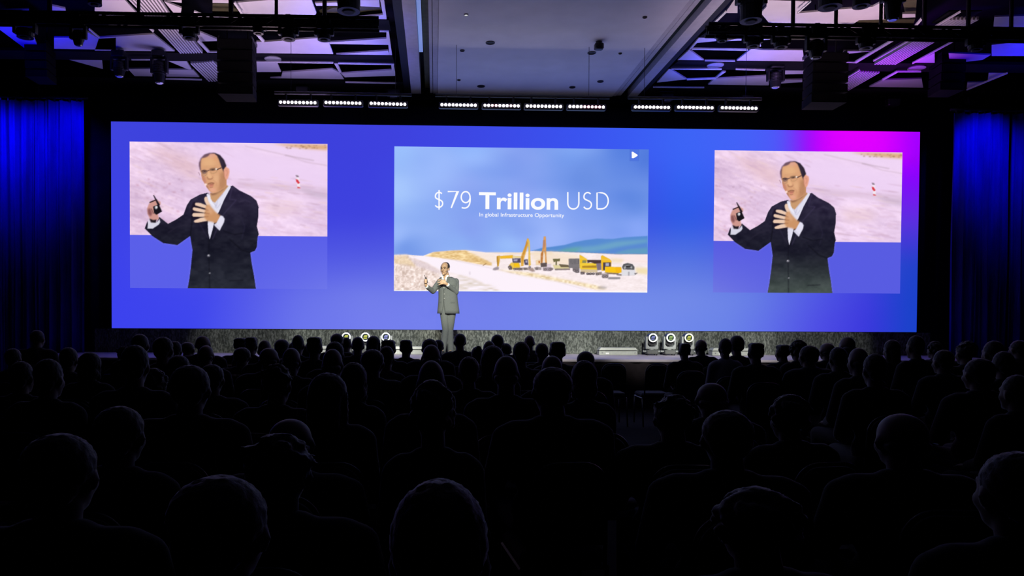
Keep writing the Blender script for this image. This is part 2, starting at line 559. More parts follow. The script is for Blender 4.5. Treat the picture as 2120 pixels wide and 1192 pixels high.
nt.links.new(mp.outputs[0], nz.inputs["Vector"])
nt.links.new(nz.outputs["Fac"], cr.inputs["Fac"])
nt.links.new(cr.outputs["Color"], b.inputs["Base Color"])
nt.links.new(nz.outputs["Fac"], bp.inputs["Height"])
nt.links.new(bp.outputs[0], b.inputs["Normal"])
SKIRT = m
pts = [(-8.2 + 16.4 * i / 300, 0.02 * math.sin(i * 0.9) + 0.012 * math.sin(i * 2.3)) for i in range(301)]
sk = MB().loft([[(q[0], q[1], 0) for q in pts], [(q[0], q[1], 0.452) for q in pts]], False, 0, False).build("skirt", SKIRT, None, True)
sk.location = (1.65, 14.62, ZD)
tag(sk, "mottled grey crushed fabric skirt hanging under the video wall", "drape")

# ------------------------------------------------------------------ video wall
class Canvas:
    """A flat grid of colours in wall metres; shapes are given in photo pixels, in the left window's frame for both windows."""

    def __init__(s, X0, X1, Z0, Z1, nx, ny, mapx=None):
        s.X0, s.X1, s.Z0, s.Z1, s.nx, s.ny = X0, X1, Z0, Z1, nx, ny
        s.img = np.zeros((ny, nx, 3))
        s.gx, s.gy = np.meshgrid(np.linspace(0, nx - 1, nx), np.linspace(0, ny - 1, ny))

    def to(s, pts):
        out = []
        for x, y in pts:
            p = at_y(x, y, YS)
            out.append(((p.x - s.X0) / (s.X1 - s.X0) * (s.nx - 1), (s.Z1 - p.z) / (s.Z1 - s.Z0) * (s.ny - 1)))
        return np.array(out)

    def mask(s, pts, soft=0.0, raw=False):
        P = np.array(pts, float) if raw else s.to(pts)
        x0, y0 = np.floor(P.min(0)).astype(int) - 2
        x1, y1 = np.ceil(P.max(0)).astype(int) + 3
        x0, y0, x1, y1 = max(x0, 0), max(y0, 0), min(x1, s.nx), min(y1, s.ny)
        M = np.zeros((s.ny, s.nx))
        if x1 <= x0 or y1 <= y0:
            return M
        K = 3
        acc = np.zeros((y1 - y0, x1 - x0))
        for a in range(K):
            for c in range(K):
                xs = np.arange(x0, x1)[None, :] + (a + .5) / K - .5
                ys = np.arange(y0, y1)[:, None] + (c + .5) / K - .5
                ins = np.zeros((y1 - y0, x1 - x0), bool)
                for i in range(len(P)):
                    (ax, ay), (bx, by) = P[i], P[(i + 1) % len(P)]
                    if ay == by:
                        continue
                    cond = (ys > min(ay, by)) & (ys <= max(ay, by))
                    xi = ax + (ys - ay) * (bx - ax) / (by - ay)
                    ins ^= cond & (xs < xi)
                acc += ins
        M[y0:y1, x0:x1] = acc / (K * K)
        return blur(M, soft) if soft else M

    def paint(s, M, col, a=1.0):
        M = (M * a)[..., None]
        s.img = s.img * (1 - M) + np.asarray(col, float) * M

    def poly(s, pts, col, soft=0.0, a=1.0, clip=None):
        M = s.mask(pts, soft)
        if clip is not None:
            M = M * clip
        s.paint(M, col, a)
        return M

    def disc(s, x, y, rx, ry, col, soft=0.0, a=1.0, clip=None, rot=0):
        c, q = math.cos(rot), math.sin(rot)
        pts = [(x + rx * math.cos(t) * c - ry * math.sin(t) * q, y + rx * math.cos(t) * q + ry * math.sin(t) * c) for t in np.linspace(0, 2 * PI, 20, False)]
        return s.poly(pts, col, soft, a, clip)

    def line(s, pts, w, col, a=1.0, soft=0.0):
        for (ax, ay), (bx, by) in zip(pts[:-1], pts[1:]):
            L = math.hypot(bx - ax, by - ay) or 1
            nx, ny = -(by - ay) / L * w / 2, (bx - ax) / L * w / 2
            s.poly([(ax + nx, ay + ny), (bx + nx, by + ny), (bx - nx, by - ny), (ax - nx, ay - ny)], col, soft, a)

    def build(s, name, mt, parent, Y, X0=None, X1=None, Z0=None, Z1=None, quad=None):
        X0, X1, Z0, Z1 = [a if a is not None else c for a, c in ((X0, s.X0), (X1, s.X1), (Z0, s.Z0), (Z1, s.Z1))]
        nx, ny = s.nx, s.ny
        v = np.zeros((ny, nx, 3))
        v[..., 0] = X0 + (X1 - X0) * s.gx / (nx - 1)
        v[..., 1] = Y
        v[..., 2] = Z1 + (Z0 - Z1) * s.gy / (ny - 1)
        i = np.arange(ny * nx).reshape(ny, nx)
        q = np.stack([i[1:, :-1], i[1:, 1:], i[:-1, 1:], i[:-1, :-1]], -1).reshape(-1, 4)
        me = bpy.data.meshes.new(name)
        me.vertices.add(nx * ny)
        me.vertices.foreach_set("co", v.ravel())
        me.loops.add(q.size)
        me.loops.foreach_set("vertex_index", q.ravel())
        me.polygons.add(len(q))
        me.polygons.foreach_set("loop_start", np.arange(0, q.size, 4))
        me.polygons.foreach_set("loop_total", np.full(len(q), 4))
        me.update(calc_edges=True)
        at = me.color_attributes.new("picture", 'FLOAT_COLOR', 'POINT')
        c = np.ones((nx * ny, 4))
        c[:, :3] = s2l(np.clip(s.img, 0, 255)).reshape(-1, 3)
        at.data.foreach_set("color", c.ravel())
        me.materials.append(mt)
        return ob(name, me, parent)


def blur(M, sg):
    r = max(1, int(sg * 2.5))
    k = np.exp(-0.5 * (np.arange(-r, r + 1) / sg) ** 2)
    k /= k.sum()
    for ax in (0, 1):
        P = np.pad(M, [(r, r) if a == ax else (0, 0) for a in range(M.ndim)], mode='edge')
        n = M.shape[ax]
        M = sum(k[j] * np.take(P, np.arange(j, j + n), axis=ax) for j in range(2 * r + 1))
    return M


def vnoise(ny, nx, cy, cx):
    g = RNG.random((max(2, int(cy)) + 1, max(2, int(cx)) + 1))
    y = np.linspace(0, g.shape[0] - 1.001, ny)
    x = np.linspace(0, g.shape[1] - 1.001, nx)
    yi, xi = y.astype(int), x.astype(int)
    fy, fx = (y - yi)[:, None], (x - xi)[None, :]
    fy, fx = fy * fy * (3 - 2 * fy), fx * fx * (3 - 2 * fx)
    a = g[yi][:, xi]; b_ = g[yi][:, xi + 1]; c = g[yi + 1][:, xi]; d = g[yi + 1][:, xi + 1]
    return (a * (1 - fx) + b_ * fx) * (1 - fy) + (c * (1 - fx) + d * fx) * fy


def idw(pts, X, Y, pw=2.4, sy=1.0):
    num = np.zeros(X.shape + (3,))
    den = np.zeros(X.shape)
    for x, y, c in pts:
        w = 1.0 / (((X - x) ** 2 + (sy * (Y - y)) ** 2) ** (pw / 2) + 300)
        num += w[..., None] * np.array(c, float)
        den += w
    return num / den[..., None]


PICT = bpy.data.materials.new("led_picture")
PICT.use_nodes = True
nt = PICT.node_tree
b = nt.nodes["Principled BSDF"]
b.inputs["Base Color"].default_value = (0.004, 0.004, 0.004, 1)
b.inputs["Roughness"].default_value = 0.9
b.inputs["Specular IOR Level"].default_value = 0.05
at = nt.nodes.new("ShaderNodeAttribute")
at.attribute_name = "picture"
nt.links.new(at.outputs["Color"], b.inputs["Emission Color"])
b.inputs["Emission Strength"].default_value = 1.0
LETTER = mat("screen_letter_white", (0.004, 0.004, 0.004), 0.9, emit=(0.97, 0.97, 1.0), estr=1.0, spec=0.05)

WX0, WX1, WZ0, WZ1 = -6.2801, 9.6644, CAMZ - 0.2392, CAMZ + 3.7572
wall = thing("video_wall", "wide glowing blue LED video wall showing a slide and two video windows", "screen", (0, 0, 0))
fb = MB()
fb.box((WX0 - 0.035, YS + 0.004, WZ0 - 0.03), (WX1 + 0.035, YS + 0.22, WZ1 + 0.03))
fb.build("wall_frame", BLACK, wall)
cv = Canvas(WX0, WX1, WZ0, WZ1, 300, 76)
ux = 230 + (1904 - 230) * cv.gx / 299
uy = 262 + (683 - 262) * cv.gy / 75
ctl = []
for x, c in ((240, (62, 67, 222)), (400, (60, 66, 220)), (600, (60, 64, 220)), (800, (62, 65, 222)), (1000, (60, 73, 230)), (1200, (58, 84, 240)), (1400, (60, 100, 246)), (1530, (68, 98, 248)), (1606, (78, 88, 249)), (1637, (112, 56, 250)), (1668, (160, 10, 250)), (1699, (208, 0, 255)), (1740, (224, 0, 255)), (1820, (222, 0, 255)), (1856, (198, 0, 255)), (1895, (160, 0, 255))):
    ctl.append((x, 275, c))
    ctl.append((x, 318, c))
for x, c in ((240, (61, 66, 226)), (450, (60, 64, 222)), (750, (61, 65, 222)), (1000, (66, 80, 228)), (1300, (60, 85, 235)), (1410, (54, 100, 245)), (1600, (70, 85, 240)), (1700, (130, 30, 240)), (1885, (140, 0, 255))):
    ctl.append((x, 350, c))
for x, c in ((240, (60, 66, 230)), (450, (62, 66, 224)), (750, (62, 66, 222)), (1000, (66, 80, 228)), (1300, (55, 80, 228)), (1410, (45, 90, 230)), (1600, (70, 80, 232)), (1885, (92, 48, 222))):
    ctl.append((x, 450, c))
for x, c in ((240, (60, 66, 234)), (450, (80, 85, 230)), (750, (84, 92, 228)), (1000, (90, 105, 230)), (1300, (90, 112, 228)), (1410, (88, 118, 226)), (1700, (82, 88, 226)), (1885, (34, 66, 202))):
    ctl.append((x, 540, c))
for x, c in ((240, (60, 66, 238)), (420, (66, 72, 236)), (520, (86, 92, 234)), (620, (104, 113, 234)), (750, (113, 124, 234)), (1000, (114, 128, 235)), (1300, (114, 138, 233)), (1410, (114, 138, 232)), (1550, (104, 128, 230)), (1700, (78, 84, 228)), (1800, (62, 60, 222)), (1885, (27, 66, 202))):
    ctl.append((x, 610, c))
for x, c in ((240, (60, 66, 238)), (400, (62, 70, 237)), (500, (84, 91, 236)), (600, (104, 114, 236)), (750, (115, 125, 238)), (1000, (113, 128, 236)), (1300, (115, 140, 236)), (1500, (105, 130, 232)), (1600, (92, 106, 232)), (1700, (76, 74, 228)), (1800, (58, 55, 220)), (1890, (26, 66, 202))):
    ctl.append((x, 672, c))
rows_y = sorted({c[1] for c in ctl})
tab = np.zeros((len(rows_y), 300, 3))
gx_ = np.linspace(230, 1904, 300)
for k, ry in enumerate(rows_y):
    rw = sorted([c for c in ctl if c[1] == ry])
    for ch in range(3):
        tab[k, :, ch] = np.interp(gx_, [c[0] for c in rw], [c[2][ch] for c in rw])
gy_ = np.linspace(262, 683, 76)
cv.img = np.zeros((76, 300, 3))
for j in range(300):
    for ch in range(3):
        cv.img[:, j, ch] = np.interp(gy_, rows_y, tab[:, j, ch])
cv.img = blur(cv.img, 3.0)
cv.build("display_panel", PICT, wall, YS)


# ---- the two live-video windows: a speaker over pale ground
def q5(pts):
    return [(220 + x / 3.136, 240 + y / 3.136) for x, y in pts]


def qf(pts):
    return [(390 + x / 5.959, 300 + y / 5.96) for x, y in pts]


def qh(pts):
    return [(300 + x / 5.186, 290 + y / 5.183) for x, y in pts]


pa, pb = at_y(268.5, 293, YS), at_y(677.5, 598.5, YS)
pm = at_y(470, 487.3, YS).z
LX0, LX1, LZ1, LZ0 = pa.x, pb.x, pa.z, pb.z


def video_window(glow):
    cv = Canvas(LX0, LX1, LZ0, LZ1, 336, 250)
    ny, nx = cv.ny, cv.nx
    X, Y = cv.gx / (nx - 1), cv.gy / (ny - 1)
    split = (LZ1 - pm) / (LZ1 - LZ0)
    base = np.zeros((ny, nx, 3)) + np.array((236, 208, 238.))
    left = np.clip(1 - X / 0.55, 0, 1)[..., None]
    base = base * (1 - 0.35 * left) + np.array((226, 192, 216)) * 0.35 * left
    # streaky ground: noise sheared along the slope of the bank
    big = np.zeros((ny, nx))
    for (a, c, w) in ((8, 4, .5), (22, 8, .3), (50, 20, .3), (90, 60, .25)):
        nn = vnoise(ny * 2, nx, a * 2, c)
        sh = (Y * ny + X * 0.42 * nx * (0.6 + 0.0 * X)).astype(int) % (2 * ny)
        big += w * (nn[np.clip((cv.gy - 0.22 * cv.gx + 0.5 * ny).astype(int), 0, 2 * ny - 1), cv.gx.astype(int)] - 0.5)
    amp = (26 + 30 * np.clip(1.1 - X * 1.6, 0, 1) + 14 * (Y > 0.3) * (X > .5)) * (1 - 0.75 * np.clip(1 - abs(Y - 0.17 - 0.3 * (X - .5)) * 6, 0, 1) * (X > .35))
    base += (big * amp)[..., None] * np.array((1, 1.05, 0.9))
    cv.img = base
    cv.poly(q5([(280, 215), (350, 205), (600, 290), (600, 420), (540, 400), (420, 330)]), (228, 188, 190), 8, 0.6)
    cv.poly(q5([(610, 165), (1436, 190), (1436, 310), (1250, 265), (900, 195)]), (240, 214, 246), 3, 0.8)
    cv.poly(q5([(560, 210), (900, 210), (1436, 330), (1436, 480), (1000, 420), (700, 330)]), (239, 212, 247), 7, 0.7)
    cv.line(q5([(900, 195), (1190, 260), (1300, 300), (1436, 322)]), 1.6, (190, 165, 180), 0.55, 1.0)
    cv.line(q5([(1160, 255), (1350, 290)]), 1.6, (150, 130, 140), 0.5, 1.0)
    cv.poly(q5([(1080, 182), (1436, 187), (1436, 222), (1290, 212), (1170, 196)]), (222, 172, 120), 2, 0.9)
    for k in range(26):
        x = 1150 + 280 * RNG.random(); y = 190 + 24 * RNG.random()
        cv.disc(*q5([(x, y)])[0], 2.2, 0.7, (150, 110, 80), 0.8, 0.7)
    cv.poly(q5([(820, 420), (1436, 470), (1436, 500), (900, 470)]), (214, 186, 208), 3, 0.6)
    cv.poly(q5([(1250, 470), (1436, 500), (1436, 540), (1330, 520)]), (188, 168, 190), 4, 0.6)
    cv.poly(q5([(1010, 560), (1230, 560), (1280, 620), (1060, 650)]), (232, 200, 205), 7, 0.6)
    for k in range(46):
        x = 165 + 330 * RNG.random(); y = 400 + 360 * RNG.random()
        cv.disc(*q5([(x, y)])[0], 1 + 3 * RNG.random(), .6 + 1.3 * RNG.random(), (172 + 25 * RNG.random(), 138, 160), 1.2, 0.55, None, 0.3)
    for k in range(30):
        x = 850 + 560 * RNG.random(); y = 560 + 200 * RNG.random()
        cv.disc(*q5([(x, y)])[0], 4 + 6 * RNG.random(), .6 + 1.2 * RNG.random(), (212, 178, 200), 1.5, 0.4, None, 0.15)
    pal = ((206, 170, 200), (214, 178, 206), (244, 216, 250), (236, 204, 204), (196, 164, 186))
    for k in range(150):
        x = 160 + 640 * RNG.random(); y = 180 + 600 * RNG.random()
        cv.disc(*q5([(x, y)])[0], 5 + 14 * RNG.random(), .5 + 1.1 * RNG.random(), pal[int(RNG.integers(5))], 1.0, 0.42, None, 0.42)
    for k in range(130):
        x = 820 + 620 * RNG.random(); y = 400 + 370 * RNG.random()
        cv.disc(*q5([(x, y)])[0], 6 + 16 * RNG.random(), .5 + 1.1 * RNG.random(), pal[int(RNG.integers(5))], 1.0, 0.42, None, 0.14)
    # striped marker post
    cv.poly(q5([(1228, 383), (1246, 386), (1252, 398), (1236, 398)]), (120, 105, 115), 0.5, 0.8)
    cv.poly(q5([(1233, 398), (1252, 400), (1260, 470), (1242, 470)]), (246, 238, 246), 0.5, 0.9)
    cv.poly(q5([(1230, 410), (1244, 413), (1258, 435), (1246, 441), (1234, 428)]), (214, 50, 62), 0.5, 0.95)
    cv.poly(q5([(1240, 458), (1256, 462), (1262, 470), (1242, 470)]), (210, 70, 78), 0.5, 0.9)
    # veil below the picture
    low = (Y >= split).astype(float)
    veil = np.zeros((ny, nx, 3)) + np.array((90, 95, 233.))
    k = np.clip((X - 0.45) * 1.2, 0, 1) * np.clip((Y - split) / (1 - split), 0, 1)
    if glow:
        veil = np.zeros((ny, nx, 3)) + np.array((88, 92, 226.))
        k = np.clip(0.75 - X * 1.3, 0, 1) * np.clip((Y - split) / (1 - split), 0, 1)
    veil += (k ** 1.2)[..., None] * np.array((32, 38, 2.))
    cv.img = cv.img * (1 - low[..., None]) + veil * low[..., None]
    # jacket
    jk = q5([(662, 498), (610, 510), (548, 543), (524, 580), (502, 640), (455, 672), (402, 700), (345, 655), (322, 703), (276, 722), (268, 682), (250, 730), (300, 780), (370, 825), (462, 838), (545, 779), (560, 870), (552, 960), (540, 1060), (528, 1124), (972, 1124), (960, 1040), (945, 960), (935, 887), (965, 875), (978, 850), (983, 785), (991, 768), (978, 715), (988, 650), (989, 590), (976, 550), (940, 520), (862, 482), (822, 452), (790, 462), (740, 600), (700, 560)])
    halo = cv.mask(jk, 1.6)
    cv.paint(np.clip(halo * 1.0, 0, 1) * 0.25, (245, 225, 250))
    J = cv.poly(jk, (27, 27, 41))
    g2 = cv.gy / ny
    cv.paint(J * np.clip((0.66 - g2) * 2.4, 0, 1) * 0.8, (54, 44, 74))
    cv.paint(J * np.clip((g2 - 0.7) * 3.2, 0, 1) * (0.95 if glow else 0.55), (76, 88, 82) if glow else (46, 52, 60))
    fold = (vnoise(ny, nx, 26, 22) - 0.5) + 0.6 * (vnoise(ny, nx, 70, 60) - 0.5)
    cv.img += (J * fold * 13)[..., None]
    for pts, w, c, a in (([(820, 460), (800, 540), (845, 545), (760, 640), (690, 800)], 1.6, (62, 54, 84), .8), ([(662, 505), (600, 560), (575, 640), (640, 760), (668, 800)], 1.6, (50, 43, 68), .7),
                         ([(668, 800), (666, 900), (672, 1122)], 1.3, (14, 14, 22), .8), ([(870, 640), (900, 720), (880, 800)], 2.2, (46, 42, 66), .5), ([(760, 745), (830, 770), (900, 760)], 2, (14, 14, 24), .7),
                         ([(935, 887), (880, 870), (800, 800)], 2.2, (15, 15, 24), .7), ([(545, 779), (556, 700), (560, 640)], 2.0, (16, 15, 24), .8), ([(400, 760), (460, 720), (540, 700)], 2.5, (44, 40, 58), .5),
                         ([(800, 1070), (890, 1066)], 1.6, (18, 18, 26), .7), ([(860, 560), (900, 545), (940, 560)], 2.5, (62, 54, 80), .5), ([(590, 530), (560, 560), (540, 600)], 2.5, (60, 52, 78), .5)):
        cv.line(q5(pts), w, c, a, 0.8)
    # shirt
    SH = (226, 223, 240)
    cv.poly(qf([(225, 610), (245, 595), (270, 640), (300, 700), (340, 690), (430, 600), (485, 500), (515, 500), (525, 520), (440, 680), (380, 820), (330, 900), (318, 960), (300, 1040), (265, 1165), (247, 1085), (238, 945), (250, 760)]), SH)
    cv.poly(qf([(240, 640), (262, 600), (300, 700), (330, 740), (320, 760), (270, 720)]), (236, 234, 248), 0.5)
    cv.line(qf([(300, 700), (345, 760), (360, 680), (430, 600)]), 1.2, (176, 172, 200), .7, 0.5)
    cv.line(qf([(330, 690), (335, 770), (355, 780), (400, 720)]), 1.2, (186, 182, 208), .7, 0.5)
    # neck
    def q8(pts):
        return [(380 + x / 10.6, 300 + y / 10.6) for x, y in pts]

    cv.poly(q8([(580, 1050), (640, 1060), (800, 1000), (950, 880), (985, 905), (900, 1015), (760, 1180), (690, 1270), (640, 1240), (600, 1187)]), (202, 154, 112), 0.6)
    cv.poly(q8([(580, 1040), (640, 1062), (760, 1040), (945, 890), (960, 900), (840, 1010), (700, 1090), (620, 1110)]), (128, 84, 66), 1.2, 0.75)
    # head
    HD = cv.poly(q8([(350, 430), (352, 390), (390, 300), (470, 225), (580, 185), (680, 182), (800, 230), (890, 340), (935, 460), (945, 800), (945, 900), (900, 950), (800, 1005), (720, 1042), (640, 1060), (575, 1020), (510, 935), (470, 860), (415, 770), (385, 650), (366, 560)]), (218, 162, 122))
    cv.disc(*q8([(560, 380)])[0], 15, 11, (230, 178, 132), 3.5, 0.9, HD)
    cv.disc(*q8([(640, 230)])[0], 11, 5, (226, 166, 150), 2.2, 0.8, HD)
    cv.disc(*q8([(700, 290)])[0], 4, 7, (226, 160, 118), 2.2, 0.7, HD)
    cv.disc(*q8([(720, 740)])[0], 8, 10, (230, 178, 136), 3, 0.8, HD)
    cv.poly(q8([(800, 620), (945, 560), (945, 900), (900, 950), (800, 1005), (740, 1035), (790, 900)]), (176, 124, 90), 2.5, 0.75, HD)
    cv.poly(q8([(355, 560), (400, 640), (470, 720), (500, 830), (480, 870), (415, 770)]), (186, 118, 104), 1.6, 0.75, HD)
    cv.poly(q8([(470, 860), (540, 900), (560, 1000), (640, 1062), (560, 1015), (505, 930)]), (150, 96, 86), 1.2, 0.7, HD)
    cv.line(q8([(800, 760), (815, 900)]), 1.0, (160, 110, 80), .5, 0.7)
    for y_ in (500, 470):
        cv.line(q8([(440, y_ + 12), (520, y_ - 6), (640, y_ - 4), (720, y_ - 14)]), 0.9, (196, 142, 104), .5, 0.8)
    # hair
    cv.poly(q8([(612, 172), (700, 178), (800, 222), (890, 325), (942, 462), (905, 505), (888, 600), (868, 570), (846, 520), (815, 430), (782, 330), (740, 240), (680, 192)]), (46, 36, 52), 0.6)
    cv.poly(q8([(740, 215), (800, 260), (860, 360), (880, 460), (840, 470), (800, 350)]), (62, 50, 66), 1.5, 0.6)
    cv.poly(q8([(362, 560), (338, 450), (342, 390), (378, 290), (470, 206), (580, 172), (700, 176), (660, 190), (580, 196), (540, 240), (480, 270), (400, 290), (380, 340), (374, 460), (380, 560)]), (88, 64, 88), 0.9, 0.9)
    cv.poly(q8([(440, 230), (540, 200), (560, 225), (500, 262), (420, 285)]), (120, 88, 98), 1.0, 0.7)
    # ear
    cv.poly(q8([(880, 540), (940, 485), (1000, 520), (1012, 590), (990, 690), (962, 760), (925, 752), (895, 690)]), (232, 164, 140), 0.7)
    cv.line(q8([(915, 560), (955, 560), (965, 620), (935, 690)]), 1.4, (190, 122, 104), .6, 0.7)
    cv.line(q8([(878, 560), (890, 640), (890, 740)]), 1.8, (170, 112, 88), .6, 0.8)
    # eyes and spectacles
    cv.poly(q8([(388, 568), (450, 548), (522, 566), (512, 600), (500, 622), (440, 640), (410, 620)]), (104, 76, 72), 1.0, 0.85)
    cv.poly(q8([(430, 600), (500, 596), (490, 625), (440, 632)]), (150, 122, 116), 0.8, 0.8)
    cv.poly(q8([(566, 530), (620, 512), (700, 508), (706, 545), (640, 560), (590, 560)]), (96, 70, 60), 1.0, 0.85)
    cv.disc(*q8([(645, 548)])[0], 2.0, 1.2, (60, 44, 42), 0.6, 0.8)
    cv.disc(*q8([(462, 582)])[0], 2.0, 1.2, (56, 42, 44), 0.6, 0.8)
    cv.line(q8([(392, 575), (455, 556), (520, 574), (566, 556)]), 1.5, (60, 44, 52), .9, 0.4)
    cv.line(q8([(566, 556), (620, 560), (700, 550)]), 0.9, (120, 92, 80), .8, 0.4)
    cv.line(q8([(732, 548), (780, 522), (832, 500)]), 1.8, (52, 38, 50), .95, 0.4)
    cv.disc(*q8([(718, 528)])[0], 1.9, 1.5, (246, 238, 232), 0.5)
    cv.line(q8([(398, 600), (410, 660), (440, 690), (515, 650), (522, 580)]), 0.9, (150, 126, 104), .8, 0.4)
    cv.line(q8([(590, 580), (610, 625), (680, 622), (730, 590), (735, 548)]), 0.9, (168, 136, 98), .8, 0.4)
    cv.poly(q8([(335, 606), (385, 610), (385, 668), (362, 664)]), (246, 222, 246), 0.5, 0.85)
    cv.line(q8([(322, 604), (345, 620), (362, 668)]), 1.3, (150, 112, 128), .9, 0.5)
    # nose, mouth, microphone
    cv.poly(q8([(530, 590), (560, 590), (620, 690), (600, 730), (540, 735), (520, 690)]), (234, 182, 138), 1.0, 0.9)
    cv.line(q8([(522, 700), (540, 748), (600, 752), (640, 730)]), 1.6, (146, 94, 74), .85, 0.7)
    cv.line(q8([(640, 690), (650, 730)]), 1.2, (180, 124, 92), .7, 0.7)
    cv.line(q8([(640, 760), (720, 830), (730, 900)]), 1.2, (190, 134, 100), .6, 0.8)
    cv.poly(q8([(545, 872), (600, 850), (672, 852), (650, 892), (575, 896)]), (172, 104, 88), 0.8, 0.9)
    cv.line(q8([(530, 866), (560, 846), (612, 832), (676, 842)]), 1.7, (110, 64, 50), .9, 0.6)
    cv.poly(q8([(560, 892), (640, 888), (650, 905), (600, 925), (570, 915)]), (216, 136, 116), 0.8)
    cv.line(q8([(575, 926), (610, 936), (645, 922)]), 1.3, (130, 74, 60), .85, 0.6)
    cv.disc(*q8([(640, 985)])[0], 7, 4, (236, 170, 146), 1.8, 0.8, HD)
    cv.disc(*q8([(488, 868)])[0], 2.4, 2.3, (255, 226, 218), 0.6)
    # raised open hand in front of the chest
    cv.poly(qf([(60, 700), (240, 760), (240, 960), (90, 960), (40, 880), (40, 780)]), (26, 16, 32), 1.5, 0.8)
    FI = (236, 202, 178)
    for pts in ([(92, 712), (150, 716), (222, 745), (240, 770), (226, 786), (140, 762), (90, 746), (80, 728)], [(68, 768), (120, 778), (210, 800), (228, 818), (200, 838), (75, 812), (54, 798), (56, 778)],
                [(58, 840), (130, 838), (220, 845), (230, 876), (190, 888), (60, 884), (46, 866)], [(74, 930), (150, 900), (230, 886), (250, 910), (230, 938), (120, 957), (80, 957), (68, 944)],
                [(210, 636), (232, 640), (246, 690), (276, 742), (250, 765), (222, 738), (200, 690), (196, 660)]):
        cv.poly(qf(pts), FI, 0.5)
    PM = cv.poly(qf([(222, 740), (262, 742), (300, 786), (340, 830), (392, 868), (404, 898), (372, 950), (330, 968), (300, 950), (232, 938), (200, 900), (205, 820)]), (204, 148, 104), 1.2)
    cv.poly(qf([(230, 745), (270, 760), (310, 830), (280, 860), (220, 800)]), (222, 172, 136), 2, 0.7, PM)
    for pts in ([(200, 792), (250, 808)], [(198, 842), (260, 848)], [(190, 890), (250, 884)]):
        cv.line(qf(pts), 1.4, (150, 98, 76), .7, 0.7)
    cv.poly(qf([(314, 984), (345, 965), (398, 868), (428, 880), (448, 912), (440, 955), (386, 1058)]), (228, 224, 242), 0.5)
    cv.line(qf([(330, 975), (400, 1040)]), 1.2, (180, 176, 200), .6, 0.6)
    # other hand with the remote control
    cv.poly(qh([(40, 846), (60, 880), (130, 880), (158, 846), (166, 880), (150, 906), (84, 950), (28, 948)]), (216, 214, 230), 0.5)
    cv.poly(qh([(25, 730), (45, 682), (85, 650), (120, 634), (168, 662), (170, 690), (130, 720), (140, 790), (152, 846), (120, 862), (70, 860), (50, 835), (30, 790)]), (208, 152, 142), 0.7)
    cv.poly(qh([(30, 740), (60, 730), (80, 790), (60, 820), (34, 790)]), (120, 70, 74), 1.2, 0.8)
    cv.line(qh([(70, 735), (95, 790)]), 1.4, (80, 46, 50), .8, 0.6)
    cv.poly(qh([(48, 840), (90, 858), (126, 852), (118, 886), (66, 884)]), (30, 24, 30), 0.7)
    cv.poly(qh([(88, 714), (110, 704), (152, 690), (186, 766), (124, 802), (100, 784)]), (24, 20, 27), 0.4)
    cv.poly(qh([(88, 590), (100, 592), (164, 694), (140, 704)]), (32, 24, 34), 0.4)
    cv.line(qh([(50, 670), (130, 638)]), 2.4, (40, 26, 34))
    cv.disc(*qh([(122, 722)])[0], 3.0, 3.4, (196, 194, 200), 0.5)
    cv.disc(*qh([(126, 719)])[0], 1.4, 1.6, (240, 240, 244), 0.4)
    cv.disc(*q5([(665, 906)])[0], 3.2, 2.6, (120, 118, 130), 0.6)
    cv.disc(*q5([(663, 904)])[0], 1.2, 1.0, (210, 208, 216), 0.4)
    cv.disc(*q5([(672, 1020)])[0], 1.8, 1.4, (150, 150, 158), 0.5)
    return cv


cvl = video_window(False)
cvl.build("video_window", PICT, wall, YS - 0.004)["label"] = "live video window of the speaker, over plain blue"
ra, rb = at_y(1479.5, 311, YS), at_y(1863, 607.5, YS)
cvr = video_window(True)
w2 = cvr.build("video_window", PICT, wall, YS - 0.004, ra.x, rb.x, at_y(1700, 606.5, YS).z, at_y(1480, 311, YS).z)
w2["label"] = "live video window of the speaker, under the magenta corner"


# ---- centre slide
def q6(pts):
    return [(790 + x / 3.505, 280 + y / 3.505) for x, y in pts]


def qa(pts):
    return [(1010 + x / 10.835, 480 + y / 10.835) for x, y in pts]


def qb(pts):
    return [(1160 + x / 9.935, 480 + y / 9.935) for x, y in pts]


pa, pb = at_y(816.5, 303, YS), at_y(1340, 605.5, YS)
cv = Canvas(pa.x, pb.x, pb.z, pa.z, 500, 288)
ny, nx = cv.ny, cv.nx
X, Y = cv.gx / (nx - 1), cv.gy / (ny - 1)
pts = [(x * 1000, y * 575, c) for x, y, c in [(0, 0, (160, 196, 255)), (0, .3, (170, 202, 255)), (0, .6, (158, 188, 252)), (.15, .12, (150, 182, 250)), (.3, .0, (146, 182, 252)), (.5, .05, (132, 160, 240)), (.7, 0, (122, 160, 240)), (.9, .0, (92, 132, 226)), (1, .1, (84, 124, 222)),
              (.3, .3, (142, 168, 243)), (.5, .3, (138, 164, 242)), (.75, .2, (112, 148, 230)), (.95, .35, (96, 136, 226)), (.3, .55, (132, 160, 240)), (.5, .55, (136, 166, 242)), (.75, .5, (128, 160, 240)), (.97, .58, (138, 168, 248)),
              (.05, .73, (120, 156, 234)), (.25, .7, (140, 175, 245)), (.45, .7, (150, 186, 250)), (.6, .62, (148, 176, 248))]]
cv.img = idw(pts, X * 1000, Y * 575, 2.4)
cl = (vnoise(ny, nx, 5, 5) - .5) * .6 + (vnoise(ny, nx, 12, 9) - .5) * .3
cv.img += cl[..., None] * np.array((26, 20, 10))
# ground
gnd = q6([(90, 868), (180, 866), (300, 875), (370, 848), (500, 836), (600, 832), (760, 850), (1000, 850), (1110, 838), (1240, 842), (1500, 852), (1700, 862), (1930, 862), (1930, 1150), (90, 1150)])
G = cv.mask(gnd)
